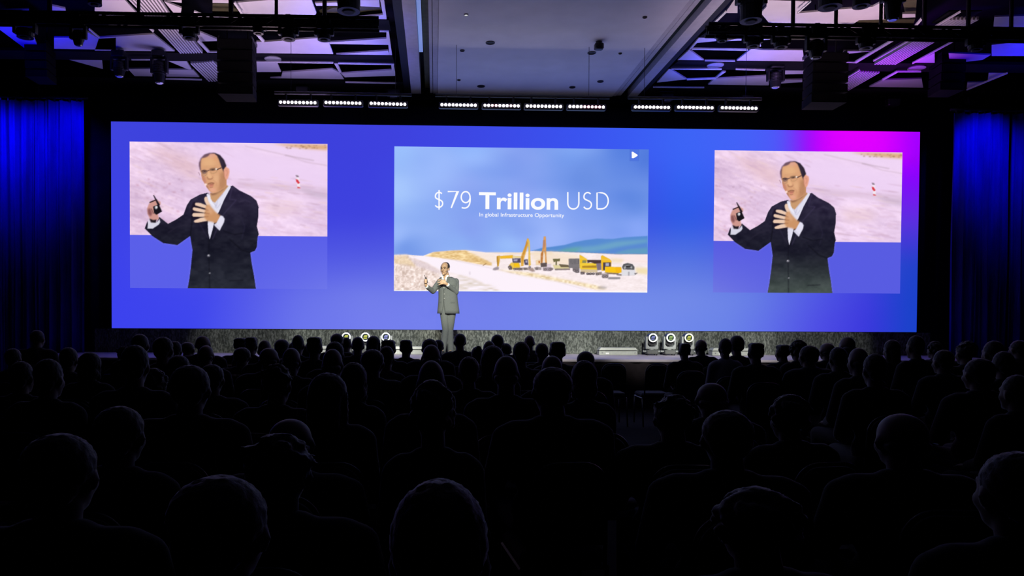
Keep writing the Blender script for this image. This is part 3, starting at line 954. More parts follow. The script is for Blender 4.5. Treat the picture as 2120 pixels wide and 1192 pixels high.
# hills behind
cv.poly(q6([(1090, 838), (1160, 818), (1240, 808), (1330, 795), (1400, 775), (1480, 760), (1560, 750), (1680, 752), (1760, 740), (1930, 730), (1930, 870), (1090, 850)]), (88, 140, 210), 0.8)
cv.poly(q6([(1260, 845), (1400, 815), (1560, 800), (1700, 770), (1930, 755), (1930, 775), (1780, 800), (1640, 830), (1500, 850), (1300, 855)]), (112, 168, 200), 3, 0.85)
cv.poly(q6([(1260, 848), (1340, 822), (1460, 812), (1400, 845)]), (96, 168, 150), 3, 0.7)
cv.poly(q6([(1560, 856), (1700, 820), (1930, 790), (1930, 835), (1780, 845)]), (92, 136, 210), 3, 0.8)
cv.poly(q6([(1700, 850), (1800, 825), (1930, 815), (1930, 862), (1700, 860)]), (100, 160, 190), 2, 0.8)
cv.paint(G, (250, 236, 238))
gl = (vnoise(ny, nx, 90, 30) - .5) * .7 + (vnoise(ny, nx, 140, 120) - .5) * .6
cv.img += (G * gl * 14)[..., None] * np.array((1, 1.1, 1.3))
# ridge
R1 = cv.poly(q6([(310, 876), (380, 848), (500, 838), (610, 834), (680, 860), (800, 925), (800, 945), (700, 935), (560, 905), (420, 890)]), (238, 204, 146), 1.2)
cv.img += (R1 * (gl + 0.4 * (vnoise(ny, nx, 60, 60) - .5)) * 60)[..., None] * np.array((.8, 1, 1.2))
cv.poly(q6([(610, 834), (740, 850), (830, 870), (830, 930), (720, 890)]), (250, 232, 218), 2.0, 0.8)
cv.poly(q6([(740, 848), (1000, 852), (1240, 846), (1240, 868), (900, 864)]), (240, 218, 190), 1.5, 0.8)
cv.poly(q6([(1100, 846), (1240, 842), (1430, 870), (1430, 950), (1240, 940), (1090, 900)]), (246, 226, 198), 2.5, 0.7)
cv.poly(q6([(1530, 860), (1930, 872), (1930, 930), (1760, 920), (1640, 880)]), (252, 232, 232), 2, 0.8)
cv.poly(q6([(1660, 890), (1760, 900), (1740, 925), (1670, 920)]), (240, 220, 176), 2, 0.7)
cv.poly(q6([(1840, 960), (1930, 960), (1930, 1010), (1850, 1000)]), (240, 220, 160), 2, 0.7)
# rubble bank on one side, road, verge
B1 = cv.poly(q6([(90, 868), (180, 864), (240, 880), (330, 930), (420, 985), (420, 1135), (90, 1135)]), (238, 218, 210), 1.5)
cv.img += (B1 * (vnoise(ny, nx, 60, 110) - .5) * 46)[..., None] * np.array((.9, 1, 1.1))
cv.img += (B1 * (vnoise(ny, nx, 120, 200) - .5) * 40)[..., None] * np.array((.9, 1, 1.1))
cv.poly(q6([(90, 875), (180, 870), (220, 910), (250, 960), (190, 940), (90, 930)]), (236, 208, 160), 2, 0.6)
cv.poly(q6([(190, 880), (330, 925), (420, 985), (440, 1000), (400, 1000), (260, 950)]), (226, 208, 214), 2, 0.8)
cv.poly(q6([(200, 880), (310, 876), (500, 905), (800, 955), (960, 985), (1200, 1030), (1500, 1110), (1600, 1140), (900, 1140), (640, 1030), (430, 975), (330, 922)]), (253, 242, 252), 1.0)
cv.poly(q6([(560, 1010), (760, 1080), (900, 1140), (560, 1140), (555, 1040)]), (236, 224, 222), 2.5, 0.9)
cv.img += (cv.mask(q6([(560, 1010), (760, 1080), (900, 1140), (560, 1140)]), 3) * (vnoise(ny, nx, 90, 50) - .5) * 44)[..., None] * np.array((.9, 1, 1.6))
cv.line(q6([(540, 910), (800, 965), (960, 1000), (1250, 1055), (1480, 1120)]), 1.2, (226, 212, 222), .8, 0.8)
V1 = cv.poly(q6([(800, 965), (960, 985), (1100, 1000), (1320, 1045), (1560, 1090), (1640, 1115), (1560, 1118), (1420, 1085), (1200, 1045), (1000, 1010)]), (240, 218, 172), 2.0, 0.95)
cv.img += (V1 * (vnoise(ny, nx, 110, 120) - .5) * 60)[..., None] * np.array((.8, 1, 1.3))
cv.disc(*q6([(1600, 1105)])[0], 10, 3, (176, 168, 172), 1.6, 0.7)
cv.disc(*q6([(640, 1000)])[0], 1.2, 4, (214, 200, 214), 1.0, 0.8)
cv.line(q6([(735, 945), (760, 930)]), 1.4, (150, 110, 70), .9, .5)
# machines
YE, OR, DK, GY = (244, 190, 40), (226, 150, 56), (70, 58, 66), (170, 160, 168)


def P(f, pts, c, s=0.45, a=1.0):
    cv.poly(f(pts), c, s, a)
    q = f(pts)
    cv.line(q + [q[0]], 0.7, tuple(v * .55 for v in c), a * .22, 0.4)


P(qa, [(200, 540), (270, 530), (270, 620), (245, 760), (215, 790), (205, 700), (195, 600)], (226, 176, 70))
P(qa, [(205, 560), (225, 550), (235, 700), (215, 780)], (170, 120, 50), .6, .8)
P(qa, [(130, 810), (215, 780), (250, 800), (240, 840), (160, 860), (110, 850)], (150, 138, 146), .8, .9)
P(qa, [(270, 540), (560, 520), (560, 590), (280, 600)], (240, 186, 50))
P(qa, [(560, 535), (740, 545), (740, 580), (560, 580)], (236, 214, 150), .6)
P(qa, [(470, 760), (520, 690), (700, 690), (730, 770), (700, 830), (520, 840)], (240, 200, 80))
P(qa, [(585, 705), (690, 705), (700, 780), (590, 780)], (250, 196, 20))
P(qa, [(545, 595), (735, 590), (735, 690), (560, 690)], (84, 74, 92))
P(qa, [(570, 615), (670, 610), (660, 660), (580, 660)], (170, 166, 196), .6)
P(qa, [(800, 620), (895, 615), (905, 740), (830, 740)], (82, 74, 96))
P(qa, [(840, 640), (885, 640), (885, 690), (845, 690)], (176, 172, 200), .6)
P(qa, [(450, 780), (500, 740), (545, 790), (545, 840), (480, 850)], (120, 104, 96))
P(qa, [(560, 810), (780, 800), (780, 860), (600, 850)], (126, 112, 112))
P(qa, [(790, 800), (890, 800), (900, 850), (800, 850)], (140, 128, 124))
P(qa, [(880, 145), (915, 150), (905, 300), (870, 400), (810, 600), (800, 760), (745, 770), (740, 560), (790, 420), (850, 280)], (234, 178, 76))
P(qa, [(905, 150), (935, 200), (945, 400), (955, 600), (965, 740), (920, 770), (905, 600), (910, 400)], (238, 196, 90))
P(qa, [(870, 200), (890, 250), (840, 420), (790, 560), (770, 720), (760, 560), (820, 400)], (196, 130, 48), .8, .8)
P(qa, [(890, 330), (905, 420), (905, 600), (830, 600)], (252, 240, 236), .8, .7)
P(qa, [(900, 800), (1010, 810), (1060, 880), (1000, 890), (900, 850)], (168, 146, 140), .8)
P(qa, [(1255, 105), (1300, 105), (1305, 300), (1315, 600), (1330, 760), (1290, 770), (1280, 500), (1250, 420), (1225, 700), (1185, 720), (1185, 520), (1225, 380)], (224, 160, 92))
P(qa, [(1240, 190), (1285, 180), (1285, 300), (1245, 400)], (170, 120, 110), .8, .7)
P(qa, [(1195, 480), (1235, 440), (1215, 690), (1190, 690)], (180, 106, 50), .8, .9)
P(qa, [(1075, 640), (1180, 620), (1190, 740), (1080, 740)], (244, 214, 170), .8)
P(qa, [(1135, 650), (1165, 650), (1165, 700), (1140, 700)], (200, 110, 50))
P(qa, [(1180, 700), (1320, 690), (1330, 780), (1190, 790)], (96, 84, 84))
P(qa, [(1040, 800), (1100, 780), (1200, 800), (1200, 850), (1060, 850)], (166, 154, 156))
P(qa, [(1230, 800), (1420, 790), (1450, 830), (1420, 880), (1240, 870)], (160, 146, 156))
P(qa, [(1320, 720), (1420, 715), (1410, 790), (1330, 790)], (226, 208, 220), .6)
P(qa, [(1455, 605), (1620, 600), (1610, 660), (1550, 660), (1545, 800), (1520, 800), (1520, 660), (1480, 680)], (112, 106, 70))
P(qa, [(1460, 740), (1800, 760), (1840, 820), (1500, 840)], (226, 212, 160), .6)
P(qa, [(1590, 720), (1800, 740), (1840, 790), (1640, 790)], (110, 98, 76))
P(qa, [(1500, 825), (1842, 820), (1842, 850), (1510, 860)], (140, 126, 124))
P(qb, [(170, 550), (390, 545), (395, 740), (175, 740)], (126, 120, 124))
for k in range(14):
    P(qb, [(185 + 14 * k, 560), (195 + 14 * k, 560), (188 + 14 * k, 660), (180 + 14 * k, 660)], (64, 58, 62) if k % 2 else (180, 176, 180), .5, .8)
P(qb, [(250, 740), (390, 735), (390, 840), (320, 840), (260, 800)], (120, 112, 116), .6)
P(qb, [(395, 470), (440, 490), (550, 560), (545, 630), (440, 640), (440, 720), (400, 720)], (244, 196, 40))
P(qb, [(455, 585), (530, 585), (530, 640), (450, 640)], (140, 140, 90), .6)
P(qb, [(400, 640), (740, 640), (760, 780), (420, 770), (400, 740)], (246, 206, 60))
P(qb, [(450, 700), (740, 690), (745, 735), (450, 735)], (170, 124, 40), .7, .9)
P(qb, [(550, 575), (840, 575), (840, 650), (700, 650), (620, 620), (560, 640)], (78, 58, 60))
P(qb, [(740, 650), (840, 640), (840, 780), (760, 790)], (128, 112, 128), .6)
P(qb, [(410, 770), (760, 780), (760, 830), (430, 840)], (216, 194, 156), .6)
P(qb, [(410, 820), (500, 820), (500, 870), (420, 870)], (112, 96, 98))
P(qb, [(540, 845), (710, 845), (700, 875), (550, 880)], (90, 80, 84))
P(qb, [(720, 840), (850, 820), (850, 880), (730, 890)], (140, 126, 120), .7)
P(qb, [(835, 500), (865, 480), (1020, 560), (1050, 600), (1045, 720), (920, 720), (910, 800), (850, 800), (840, 640)], (244, 190, 40))
P(qb, [(880, 630), (1035, 625), (1035, 710), (920, 720), (915, 790), (880, 780)], (74, 62, 76))
P(qb, [(930, 640), (1000, 640), (1000, 700), (930, 700)], (176, 176, 200), .6)
P(qb, [(920, 715), (1250, 725), (1260, 830), (1200, 850), (920, 830)], (250, 198, 24))
P(qb, [(1140, 730), (1250, 735), (1258, 825), (1150, 830)], (250, 178, 20), 1.0, .7)
P(qb, [(900, 835), (1200, 850), (1190, 870), (1000, 865)], (120, 92, 60), .7)
P(qb, [(850, 860), (990, 860), (990, 950), (870, 950)], (150, 138, 140), .7)
P(qb, [(1000, 930), (1230, 930), (1230, 970), (980, 970)], (150, 144, 150), .7)
P(qb, [(1150, 860), (1260, 870), (1260, 900), (1160, 890)], (132, 122, 122), .7)
P(qb, [(1270, 720), (1300, 660), (1380, 640), (1480, 660), (1525, 720), (1520, 780), (1290, 770)], (92, 92, 96))
P(qb, [(1300, 740), (1340, 690), (1420, 680), (1480, 720), (1470, 760), (1420, 720), (1350, 730), (1330, 770)], (190, 190, 194), .6, .9)
P(qb, [(1340, 700), (1440, 690), (1450, 720), (1350, 730)], (44, 42, 46), .6)
P(qb, [(1260, 790), (1530, 780), (1540, 890), (1270, 900)], (226, 224, 230), .7)
P(qb, [(1395, 820), (1420, 820), (1420, 900), (1395, 900)], (176, 172, 180), .6)
P(qb, [(1520, 850), (1590, 840), (1540, 880)], (110, 104, 108), .7)
for (x, y) in ((480, 795), (600, 835), (700, 835), (830, 830), (940, 790), (1100, 825), (1440, 830), (1290, 840), (1390, 840)):
    cv.disc(*qa([(x, y)])[0], 2.6, 2.2, (86, 74, 76), 0.5, 0.8)
    cv.disc(*qa([(x, y)])[0], 1.2, 1.0, (200, 186, 186), 0.4, 0.8)
for (x, y) in ((285, 790), (345, 815), (445, 850), (560, 862), (620, 862), (680, 862), (880, 920), (950, 915), (760, 868)):
    cv.disc(*qb([(x, y)])[0], 2.8, 2.4, (84, 74, 78), 0.5, 0.8)
    cv.disc(*qb([(x, y)])[0], 1.2, 1.1, (196, 184, 188), 0.4, 0.8)
cv.line(q6([(1110, 838), (1240, 842), (1500, 852), (1700, 862), (1930, 862)]), 1.2, (110, 118, 150), 0.6, 0.7)
for k in range(16):
    cv.line(q6([(1000 + 58 * k, 868 + 3 * k), (1060 + 58 * k, 874 + 3 * k)]), 1.2, (240, 214, 206), 0.5, 1.2)
cv.poly(q6([(92, 1124), (1928, 1136), (1928, 1150), (92, 1140)]), (252, 255, 252), 0.7)
# emblem patch
P(q6, [(1803, 100), (1866, 102), (1864, 186), (1801, 186)], (78, 116, 226), 1.0)
slide = cv.build("slide", PICT, wall, YS - 0.004)
slide["label"] = "slide with pale sky, diggers and white lettering"
# emblem: rounded white arrow head
mb = MB()
pl = q6([(1815, 120), (1823, 119), (1858, 142), (1857, 149), (1838, 161), (1828, 166), (1816, 165)])
w = [at_y(x, y, YS - 0.008) for x, y in pl]
mb.add(w, [tuple(range(len(w)))[::-1]])
mb.add([p + Vector((0, 0.003, 0)) for p in w], [tuple(range(len(w)))])
mb.build("emblem", LETTER, slide)


def text(body, x0, x1, ytop, ybase, off, y_slope=0.0, weight=None, flat=None):
    c = bpy.data.curves.new("lettering", 'FONT')
    c.body = body
    c.offset = off
    c.extrude = 0.002
    c.resolution_u = 6
    o = bpy.data.objects.new("t", c)
    COL.objects.link(o)
    dg = bpy.context.evaluated_depsgraph_get()
    dg.update()
    me = bpy.data.meshes.new_from_object(o.evaluated_get(dg))
    bpy.data.objects.remove(o)
    n = len(me.vertices)
    co = np.zeros(n * 3)
    me.vertices.foreach_get("co", co)
    co = co.reshape(-1, 3)
    cx0, cx1 = co[:, 0].min(), co[:, 0].max()
    cap = 0.729 if flat is None else flat
    A, B = at_y(x0, ybase, YS - 0.008), at_y(x1, ybase, YS - 0.008)
    T = at_y(x0, ytop, YS - 0.008)
    out = np.zeros_like(co)
    u = (co[:, 0] - cx0) / (cx1 - cx0)
    out[:, 0] = A.x + (B.x - A.x) * u
    out[:, 1] = YS - 0.008 - co[:, 2] * 0.5
    out[:, 2] = A.z + (T.z - A.z) * co[:, 1] / cap
    me.vertices.foreach_set("co", out.ravel())
    me.update()
    me.materials.clear()
    me.materials.append(LETTER)
    me.name = "lettering"
    return ob("lettering", me, slide)




def bez(p0, p1, p2, p3, n=8):
    return [tuple((1 - t) ** 3 * a + 3 * (1 - t) ** 2 * t * b_ + 3 * (1 - t) * t * t * c + t ** 3 * d for a, b_, c, d in zip(p0, p1, p2, p3)) for t in [i / n for i in range(n + 1)]]


def arc(cx, cy, rx, ry, a0, a1, n=18):
    return [(cx + rx * math.cos(math.radians(a0 + (a1 - a0) * i / n)), cy + ry * math.sin(math.radians(a0 + (a1 - a0) * i / n))) for i in range(n + 1)]


S_ = arc(.5, .745, .36, .235, 40, 190, 12)[:-1] + bez((.14, .70), (.14, .50), (.86, .55), (.86, .27), 10) + arc(.47, .27, .39, .25, -10, -150, 14)
GLY = {'S': [S_], '7': [[(.04, .98), (.96, .98), (.36, .0)]], '9': [arc(.48, .66, .40, .325, -20, 340, 26), bez((.885, .62), (.92, .2), (.7, -.08), (.12, .04), 12)],
       'U': [[(.06, 1.0), (.06, .36)] + bez((.06, .36), (.06, -.12), (.94, -.12), (.94, .36), 14) + [(.94, 1.0)]],
       'D': [[(.06, .02), (.06, .98), (.36, .98)] + bez((.36, .98), (1.15, .98), (1.15, .02), (.36, .02), 16) + [(.06, .02)]], '$': [S_, [(.5, 1.13), (.5, -.13)]]}


def stroke(ch, x0, x1, yt, yb, w=2.8):
    mb = MB()
    for path in GLY[ch]:
        pts = []
        for u, v in path:
            p = at_y(x0 + (x1 - x0) * u, yb + (yt - yb) * v, YS - 0.008)
            if not pts or (p - pts[-1]).length > 0.004:
                pts.append(p)
        hw = w * YS / F / 2
        rows = []
        for k, p in enumerate(pts):
            t_ = (pts[min(k + 1, len(pts) - 1)] - pts[max(k - 1, 0)]).normalized()
            n_ = Vector((-t_.z, 0, t_.x))
            if 0 < k < len(pts) - 1:
                t1 = (p - pts[k - 1]).normalized()
                cs = max(.45, abs(t1.dot(t_)))
                n_ = n_ / cs
            rows.append([p + n_ * hw, p - n_ * hw, p - n_ * hw + Vector((0, .003, 0)), p + n_ * hw + Vector((0, .003, 0))])
        mb.loft(rows, True)
    mb.build("lettering", LETTER, slide)


for ch, x0, x1, yt, yb in (("$", 898.5, 919.5, 397.5, 429.5), ("7", 926, 948.5, 395.6, 430.5), ("9", 953, 976, 396.0, 431), ("U", 1174, 1200, 397.5, 432.5), ("S", 1206, 1227.5, 397.8, 433), ("D", 1234.5, 1260.5, 398.2, 433)):
    stroke(ch, x0, x1, yt, yb)
text("Trillion", 991.5, 1155.5, 396.4, 431.5, 0.022)
text("In global Infrastructure Opportunity", 992.6, 1168, 439.6, 447.8, 0.003)

# ------------------------------------------------------------------ curtains
CURT = mat("royal_blue_velour", (0.04, 0.03, 0.55), 0.9, noise=0.3, nscale=2.0, spec=0.1, stretch=(3, 1, 0.4))


def curtain(x0, x1, y, z1, label, ph):
    n = int((x1 - x0) * 70)
    pts = []
    for i in range(n + 1):
        x = x0 + (x1 - x0) * i / n
        a = x * 27 + ph
        dy = 0.065 * math.sin(a + 0.8 * math.sin(x * 3.1 + ph)) + 0.03 * math.sin(a * 2.3 + 1.0) + 0.015 * math.sin(a * 5.1)
        pts.append((x, dy))
    rings = []
    for k in range(9):
        z = z1 * k / 8
        g = 1.0 - 0.35 * k / 8
        rings.append([(p[0], y + p[1] * g + 0.012 * math.sin(p[0] * 9 + k), z) for p in pts])
    t = thing("curtain", label, "curtain", (0, 0, 0))
    MB().loft(rings, False, 0, False).build("drape", CURT, t, True)
    MB().tube([(x0 - .05, y, z1 + 0.06), (x1 + .05, y, z1 + 0.06)], 0.025, 8).build("rail", METAL, t)
    hk = MB()
    for i in range(int((x1 - x0) / 0.14)):
        X = x0 + 0.07 + i * 0.14
        hk.box((X - .012, y - .015, z1 - 0.01), (X + .012, y + .015, z1 + 0.05))
    h = hk.build("rail_hook", METAL, t)
    h["kind"] = "stuff"


curtain(-8.72, -7.62, 14.5, 5.62, "blue lit pleated curtain at the outer left, next to the room edge", 0.3)
curtain(-7.58, -6.66, 14.5, 5.62, "blue lit pleated curtain just left of the video wall", 2.1)
curtain(-10.4, -8.78, 14.3, 5.62, "dark blue curtain cut by the left frame edge", 1.1)
curtain(10.15, 11.3, 14.5, 5.62, "blue lit pleated curtain just right of the video wall", 0.9)
curtain(11.34, 13.2, 14.5, 5.62, "blue lit pleated curtain at the outer right edge", 1.9)

# ------------------------------------------------------------------ LED light bars over the stage
BULB = mat("bar_led_white", (0.9, 0.9, 0.9), emit=(1.0, 0.90, 0.98), estr=14.0)
BULBP = mat("bar_led_pink", (0.9, 0.7, 0.8), emit=(1.0, 0.50, 0.60), estr=5.0)
bars = [(577, 656, 211.3, 212.8), (671, 749, 212.0, 213.8), (764.5, 842, 213.8, 216.0), (911, 988, 216.6, 218.0), (1000, 1077, 218.0, 219.2), (1087.5, 1164.5, 219.3, 220.6), (1176, 1253, 220.3, 221.6),
        (1311.5, 1388, 221.4, 222.4), (1401, 1478, 221.8, 223.2), (1491.5, 1569, 222.8, 224.2)]
BWH = ["first of three over the left video window", "second of three left of the centre ceiling", "third of three left of the centre ceiling", "first of four under the centre ceiling", "second of four under the centre ceiling, pinkish",
       "third of four under the centre ceiling", "fourth of four under the centre ceiling, pinkish", "first of three right of the centre ceiling", "second of three right of the centre ceiling", "last of the row, over the right video window"]
YBAR = 12.2
for i, (x0, x1, y0, y1) in enumerate(bars):
    A, B = at_y(x0 + 4, y0, YBAR), at_y(x1 - 4, y1, YBAR)
    c = (A + B) / 2
    L = (B - A).length
    t = thing("light_bar", "LED bar of ten glowing bulbs, " + BWH[i], "light bar", c, 0, "LED light bars in a row over the stage")
    MB().bbox((-L / 2 - 0.05, 0.0, -0.05), (L / 2 + 0.05, 0.09, 0.05), 0.012).build("housing", FIXT, t)
    br = MB()
    br.box((-L / 2 + .06, 0.03, 0.05), (-L / 2 + .09, 0.06, 0.14))
    br.build("bracket", FIXT, t)
    br = MB()
    br.box((L / 2 - .09, 0.03, 0.05), (L / 2 - .06, 0.06, 0.14))
    br.build("bracket", FIXT, t)
    for k in range(10):
        q = (A.lerp(B, k / 9)) - c
        pink = (i == 4 and k in (2, 3, 7)) or (i == 6 and k in (4, 5, 6, 7, 8))
        MB().lathe([(0.021, 0), (0.021, -0.006), (0.015, -0.013), (0.006, -0.017)], 14, (q.x, 0, q.z), 'y').build("bulb", BULBP if pink else BULB, t)
for (i0, i1, lab) in ((0, 2, "thin black pipe carrying the three light bars over the left window"), (3, 6, "thin black pipe carrying the four light bars under the centre ceiling"), (7, 9, "thin black pipe carrying the three light bars right of centre")):
    A = at_y(bars[i0][0] - 10, bars[i0][2], YBAR)
    B = at_y(bars[i1][1] + 10, bars[i1][3], YBAR)
    t = thing("light_pipe", lab, "pipe", (A.x, YBAR + 0.045, A.z + 0.165))
    D = B - A
    MB().tube([(0, 0, 0), (D.x, 0, D.z)], 0.025, 10).build("pipe", FIXT, t)
    for s in (0.12, 0.88):
        MB().tube([(D.x * s, 0, D.z * s), (D.x * s, 0, (ZC if 0.03 < A.x + D.x * s < 3.53 else ZB) - A.z - 0.168)], 0.004, 6).build("drop_rod", FIXT, t)

# ------------------------------------------------------------------ trusses and hung moving lights
def truss(x0, x1, y, z, label):
    t = thing("lighting_truss", label, "truss", (0, 0, 0))
    h = 0.06
    for dy in (-h, h):
        for dz in (-h, h):
            MB().tube([(x0, y + dy, z + dz), (x1, y + dy, z + dz)], 0.022, 8).build("chord", FIXT, t)
    wb = MB()
    n = int((x1 - x0) / 0.22)
    for i in range(n):
        a, c = x0 + 0.22 * i, x0 + 0.22 * (i + 1)
        for dy in (-h, h):
            wb.tube([(a, y + dy, z + h * (-1) ** i), (c, y + dy, z - h * (-1) ** i)], 0.012, 5)
    w = wb.build("web", FIXT, t)
    w["kind"] = "stuff"
    MB().box((x0, y - 0.005, z - 0.055), (x1, y + 0.005, z + 0.055)).build("cable_run", FIXT, t)
    return t


YT = 9.53
zt = at_y(500, 46, YT).z
tl = truss(-9.0, -0.72, YT, zt, "long black lighting truss across the left side ceiling")
tr_ = truss(3.45, 12.6, YT, zt, "long black lighting truss across the right side ceiling")
for x, par, w in ((287, tl, .022), (478, tl, .03), (572, tl, .022), (672, tl, .028), (103, tl, .03), (1642, tr_, .026), (1731, tr_, .024), (1824, tr_, .022), (1914, tr_, .026), (2005, tr_, .026), (2094, tr_, .024)):
    X = at_y(x, 20, YT).x
    MB().tube([(X, YT, zt + 0.05), (X, YT, ZB - 0.005)], w, 8).build("drop_rod", mat("plum_dark_steel", (0.03, 0.018, 0.03), 0.5, 0.3, noise=0.1), par)
# a nearer truss, out of sight above the frame, that carries the big fixtures
zn = 5.55
tn1 = truss(-8.5, -0.7, 8.3, zn, "nearer black lighting truss above the left side, only its fixtures in view")
tn2 = truss(4.05, 12.0, 8.3, zn, "nearer black lighting truss above the right side, only its fixtures in view")
GLINT = mat("lens_glint", (0.7, 0.7, 0.75), 0.15, 0.8)


def moving_head(x, ytop, ybot, wpx, Y, label, pitch=0.0, top=None, slim=False):
    a, c = at_y(x, ytop, Y), at_y(x, ybot, Y)
    H = a.z - c.z
    W = wpx * Y / F
    zt0 = top if top is not None else a.z
    t = thing("moving_head_light", label, "stage light", (a.x, Y, a.z), 0, "moving head lights hung under the ceiling")
    if zt0 - a.z > 0.01:
        MB().tube([(0, 0, 0), (0, 0, zt0 - a.z)], 0.02, 8).build("clamp", FIXT, t)
    else:
        MB().box((-0.03, -0.04, -0.02), (0.03, 0.04, 0.05)).build("clamp", FIXT, t)
    hb = min(0.11, H * 0.28)
    MB().bbox((-W * .42, -W * .38, -hb), (W * .42, W * .38, 0), 0.012).build("base", FIXT, t)
    yk = MB()
    ah = H * 0.5
    for s in (-1, 1):
        yk.bbox((s * W * .5 - .018, -W * .16, -hb - ah), (s * W * .5 + .018, W * .16, -hb + .01), 0.006)
    yk.bbox((-W * .5, -W * .14, -hb - 0.03), (W * .5, W * .14, -hb + .004), 0.006)
    yk.build("yoke", FIXT, t)
    r = W * .40
    hz0 = -hb - 0.05
    L = H - hb - 0.05
    prof = [(r * .55, hz0), (r * .95, hz0 - L * .12), (r, hz0 - L * .5), (r * (.8 if slim else .95), hz0 - L * .85), (r * (.7 if slim else .98), hz0 - L)]
    hd = MB().lathe(prof, 18)
    for k in range(5):
        z = hz0 - L * (.2 + .1 * k)
        hd.lathe([(r * 1.0, z), (r * 1.04, z - .006), (r * 1.0, z - .012)], 18, cap=False)
    h = hd.build("head", FIXT, t)
    MB().lathe([(r * .6, hz0 - L - .001), (r * .45, hz0 - L - .012)], 18).build("lens", GLINT if slim else BLACK, t)
    if pitch:
        h.rotation_euler = (pitch, 0, 0)
    return t


zb = ZB - 0.02
for (x, y0, y1, w, Y, lab, sl) in (
        (392, 40, 80, 34, YT, "squat black moving light under the left truss, beside the upper slatted grille", False), (535, 42, 70, 26, YT, "small black moving light under the left truss, before the broad lilac panel", False),
        (597, 40, 82, 36, YT, "black moving light under the left truss, second of the close three", False), (671, 42, 83, 34, YT, "black moving light under the left truss, third of the close three", False),
        (162, 40, 93, 28, YT, "tall black moving light at the far left of the left truss", True), (52, 40, 78, 40, YT, "black moving light at the blue left end of the left truss", False),
        (1495, 58, 86, 24, YT, "small black moving light at the inner end of the right truss", False), (1560, 58, 97, 34, YT, "black moving light on the right truss next to the inner one", False),
        (1617, 60, 99, 34, YT, "black moving light on the right truss above the lilac panel", False), (1690, 58, 120, 38, YT, "long black moving light pointing down under the right truss", True),
        (1793, 60, 101, 34, YT, "black moving light right of the long one on the right truss", False), (2020, 64, 104, 34, YT, "black moving light over the blue right end of the right truss", False),
        (247, 106, 158, 30, 12.95, "slim black moving light pointing down, left of its twin by the left grilles", True), (330, 106, 172, 30, 12.95, "slim black moving light pointing down, beyond its twin by the left grilles", True),
        (1606, 130, 181, 32, 13.28, "slim black moving light pointing down beside the right speaker array", True)):
    moving_head(x, y0, y1, w, Y, lab, 0, zb + 0.018 if Y > 12 else zt - 0.03, sl)
for (x, y1, w, lab) in ((1556, 44, 56, "big black moving light cut by the top edge, next to the centre ceiling"), (1850, 40, 42, "big tapered black moving light hanging at the top over the olive boards"),
                        (722, 24, 60, "big black moving light at the top edge over the left coffers"), (196, 10, 34, "black moving light just peeping in at the top left"), (1720, 16, 60, "black moving light at the top edge over the pink panel"), (1785, 14, 44, "small black moving light at the top edge beside the tapered one")):
    a = at_y(x, y1, 8.3)
    moving_head(x, y1 - 110, y1, w, 8.3, lab, 0, zn - 0.03, x in (1850,))

# small dark floodlights on the soffit above the light bars
FLD = mat("flood_dark", (0.03, 0.03, 0.035), 0.3, 0.4, noise=0.1)
for (x, y, lab) in ((626, 185, "small dark floodlight above the first left light bar"), (1848, 210, "small dark floodlight right of the right speaker array"), (1380, 200, "small dark floodlight above the first right light bar"), (1545, 203, "small dark floodlight above the last light bar"),
                    (72, 186, "small dark floodlight above the left curtain"), (815, 191, "small dark floodlight above the third left light bar"), (2012, 206, "small dark floodlight above the right curtain")):
    p = at_y(x, y, 14.7)
    t = thing("floodlight", lab, "stage light", p, 0, "small floodlights along the dark soffit")
    MB().tube([(0, 0, 0.10), (0, 0, ZB - 0.023 - p.z)], 0.012, 8).build("stem", FLD, t)
    MB().tube([(-0.14, 0, -0.02), (-0.14, 0, 0.1), (0.14, 0, 0.1), (0.14, 0, -0.02)], 0.010, 8).build("yoke", FLD, t)
    MB().bbox((-0.125, -0.08, -0.09), (0.125, 0.08, 0.05), 0.02).build("body", FLD, t)
    MB().box((-0.07, -0.06, -0.1), (0.07, 0.06, -0.088)).build("lens", GLINT if x in (815, 1380) else FLD, t)

# ------------------------------------------------------------------ hung loudspeaker arrays
ARR = mat("array_cabinet_black", (0.0022, 0.0022, 0.004), 0.8, spec=0.15, noise=0.2)


def line_array(x0, x1, y0, y1, Y, n, side, label):
    a, c = at_y(x0, y0, Y), at_y(x1, y1, Y)
    W, H = c.x - a.x, a.z - c.z
    t = thing("speaker_array", label, "loudspeaker", ((a.x + c.x) / 2, Y, a.z))
    fr_ = MB()
    fr_.box((-W * .48, -0.16, 0), (-W * .44, 0.2, 0.05))
    fr_.box((W * .44, -0.16, 0), (W * .48, 0.2, 0.05))
    fr_.box((-W * .48, -0.02, 0.01), (W * .48, 0.04, 0.05))
    fr_.build("rigging_frame", FIXT, t)
    for s in (-0.3, 0.3):
        MB().tube([(W * s, 0, 0.04), (W * s, 0, 6.62 - a.z)], 0.012, 6).build("chain", FIXT, t)
    hh = H / n
    for k in range(n):
        tilt = 0.03 * k * k / n
        z1_, z0_ = -k * hh, -(k + 1) * hh + 0.008
        yo = 0.05 * (k / n) ** 2
        b_ = MB()
        ins = 0.02
        b_.loft([[(-W / 2, -0.18 + yo, z0_ + ins), (W / 2, -0.18 + yo, z0_ + ins), (W / 2 - .03, 0.2 + yo, z0_), (-W / 2 + .03, 0.2 + yo, z0_)],
                 [(-W / 2, -0.18 + yo, z1_), (W / 2, -0.18 + yo, z1_), (W / 2 - .03, 0.2 + yo, z1_ - ins), (-W / 2 + .03, 0.2 + yo, z1_ - ins)]])
        cb = b_.build("cabinet", ARR, t)
        MB().box((-W / 2 + .03, -0.187 + yo, z0_ + 0.035), (W / 2 - .03, -0.179 + yo, z1_ - 0.012)).build("grille", ARR, cb)


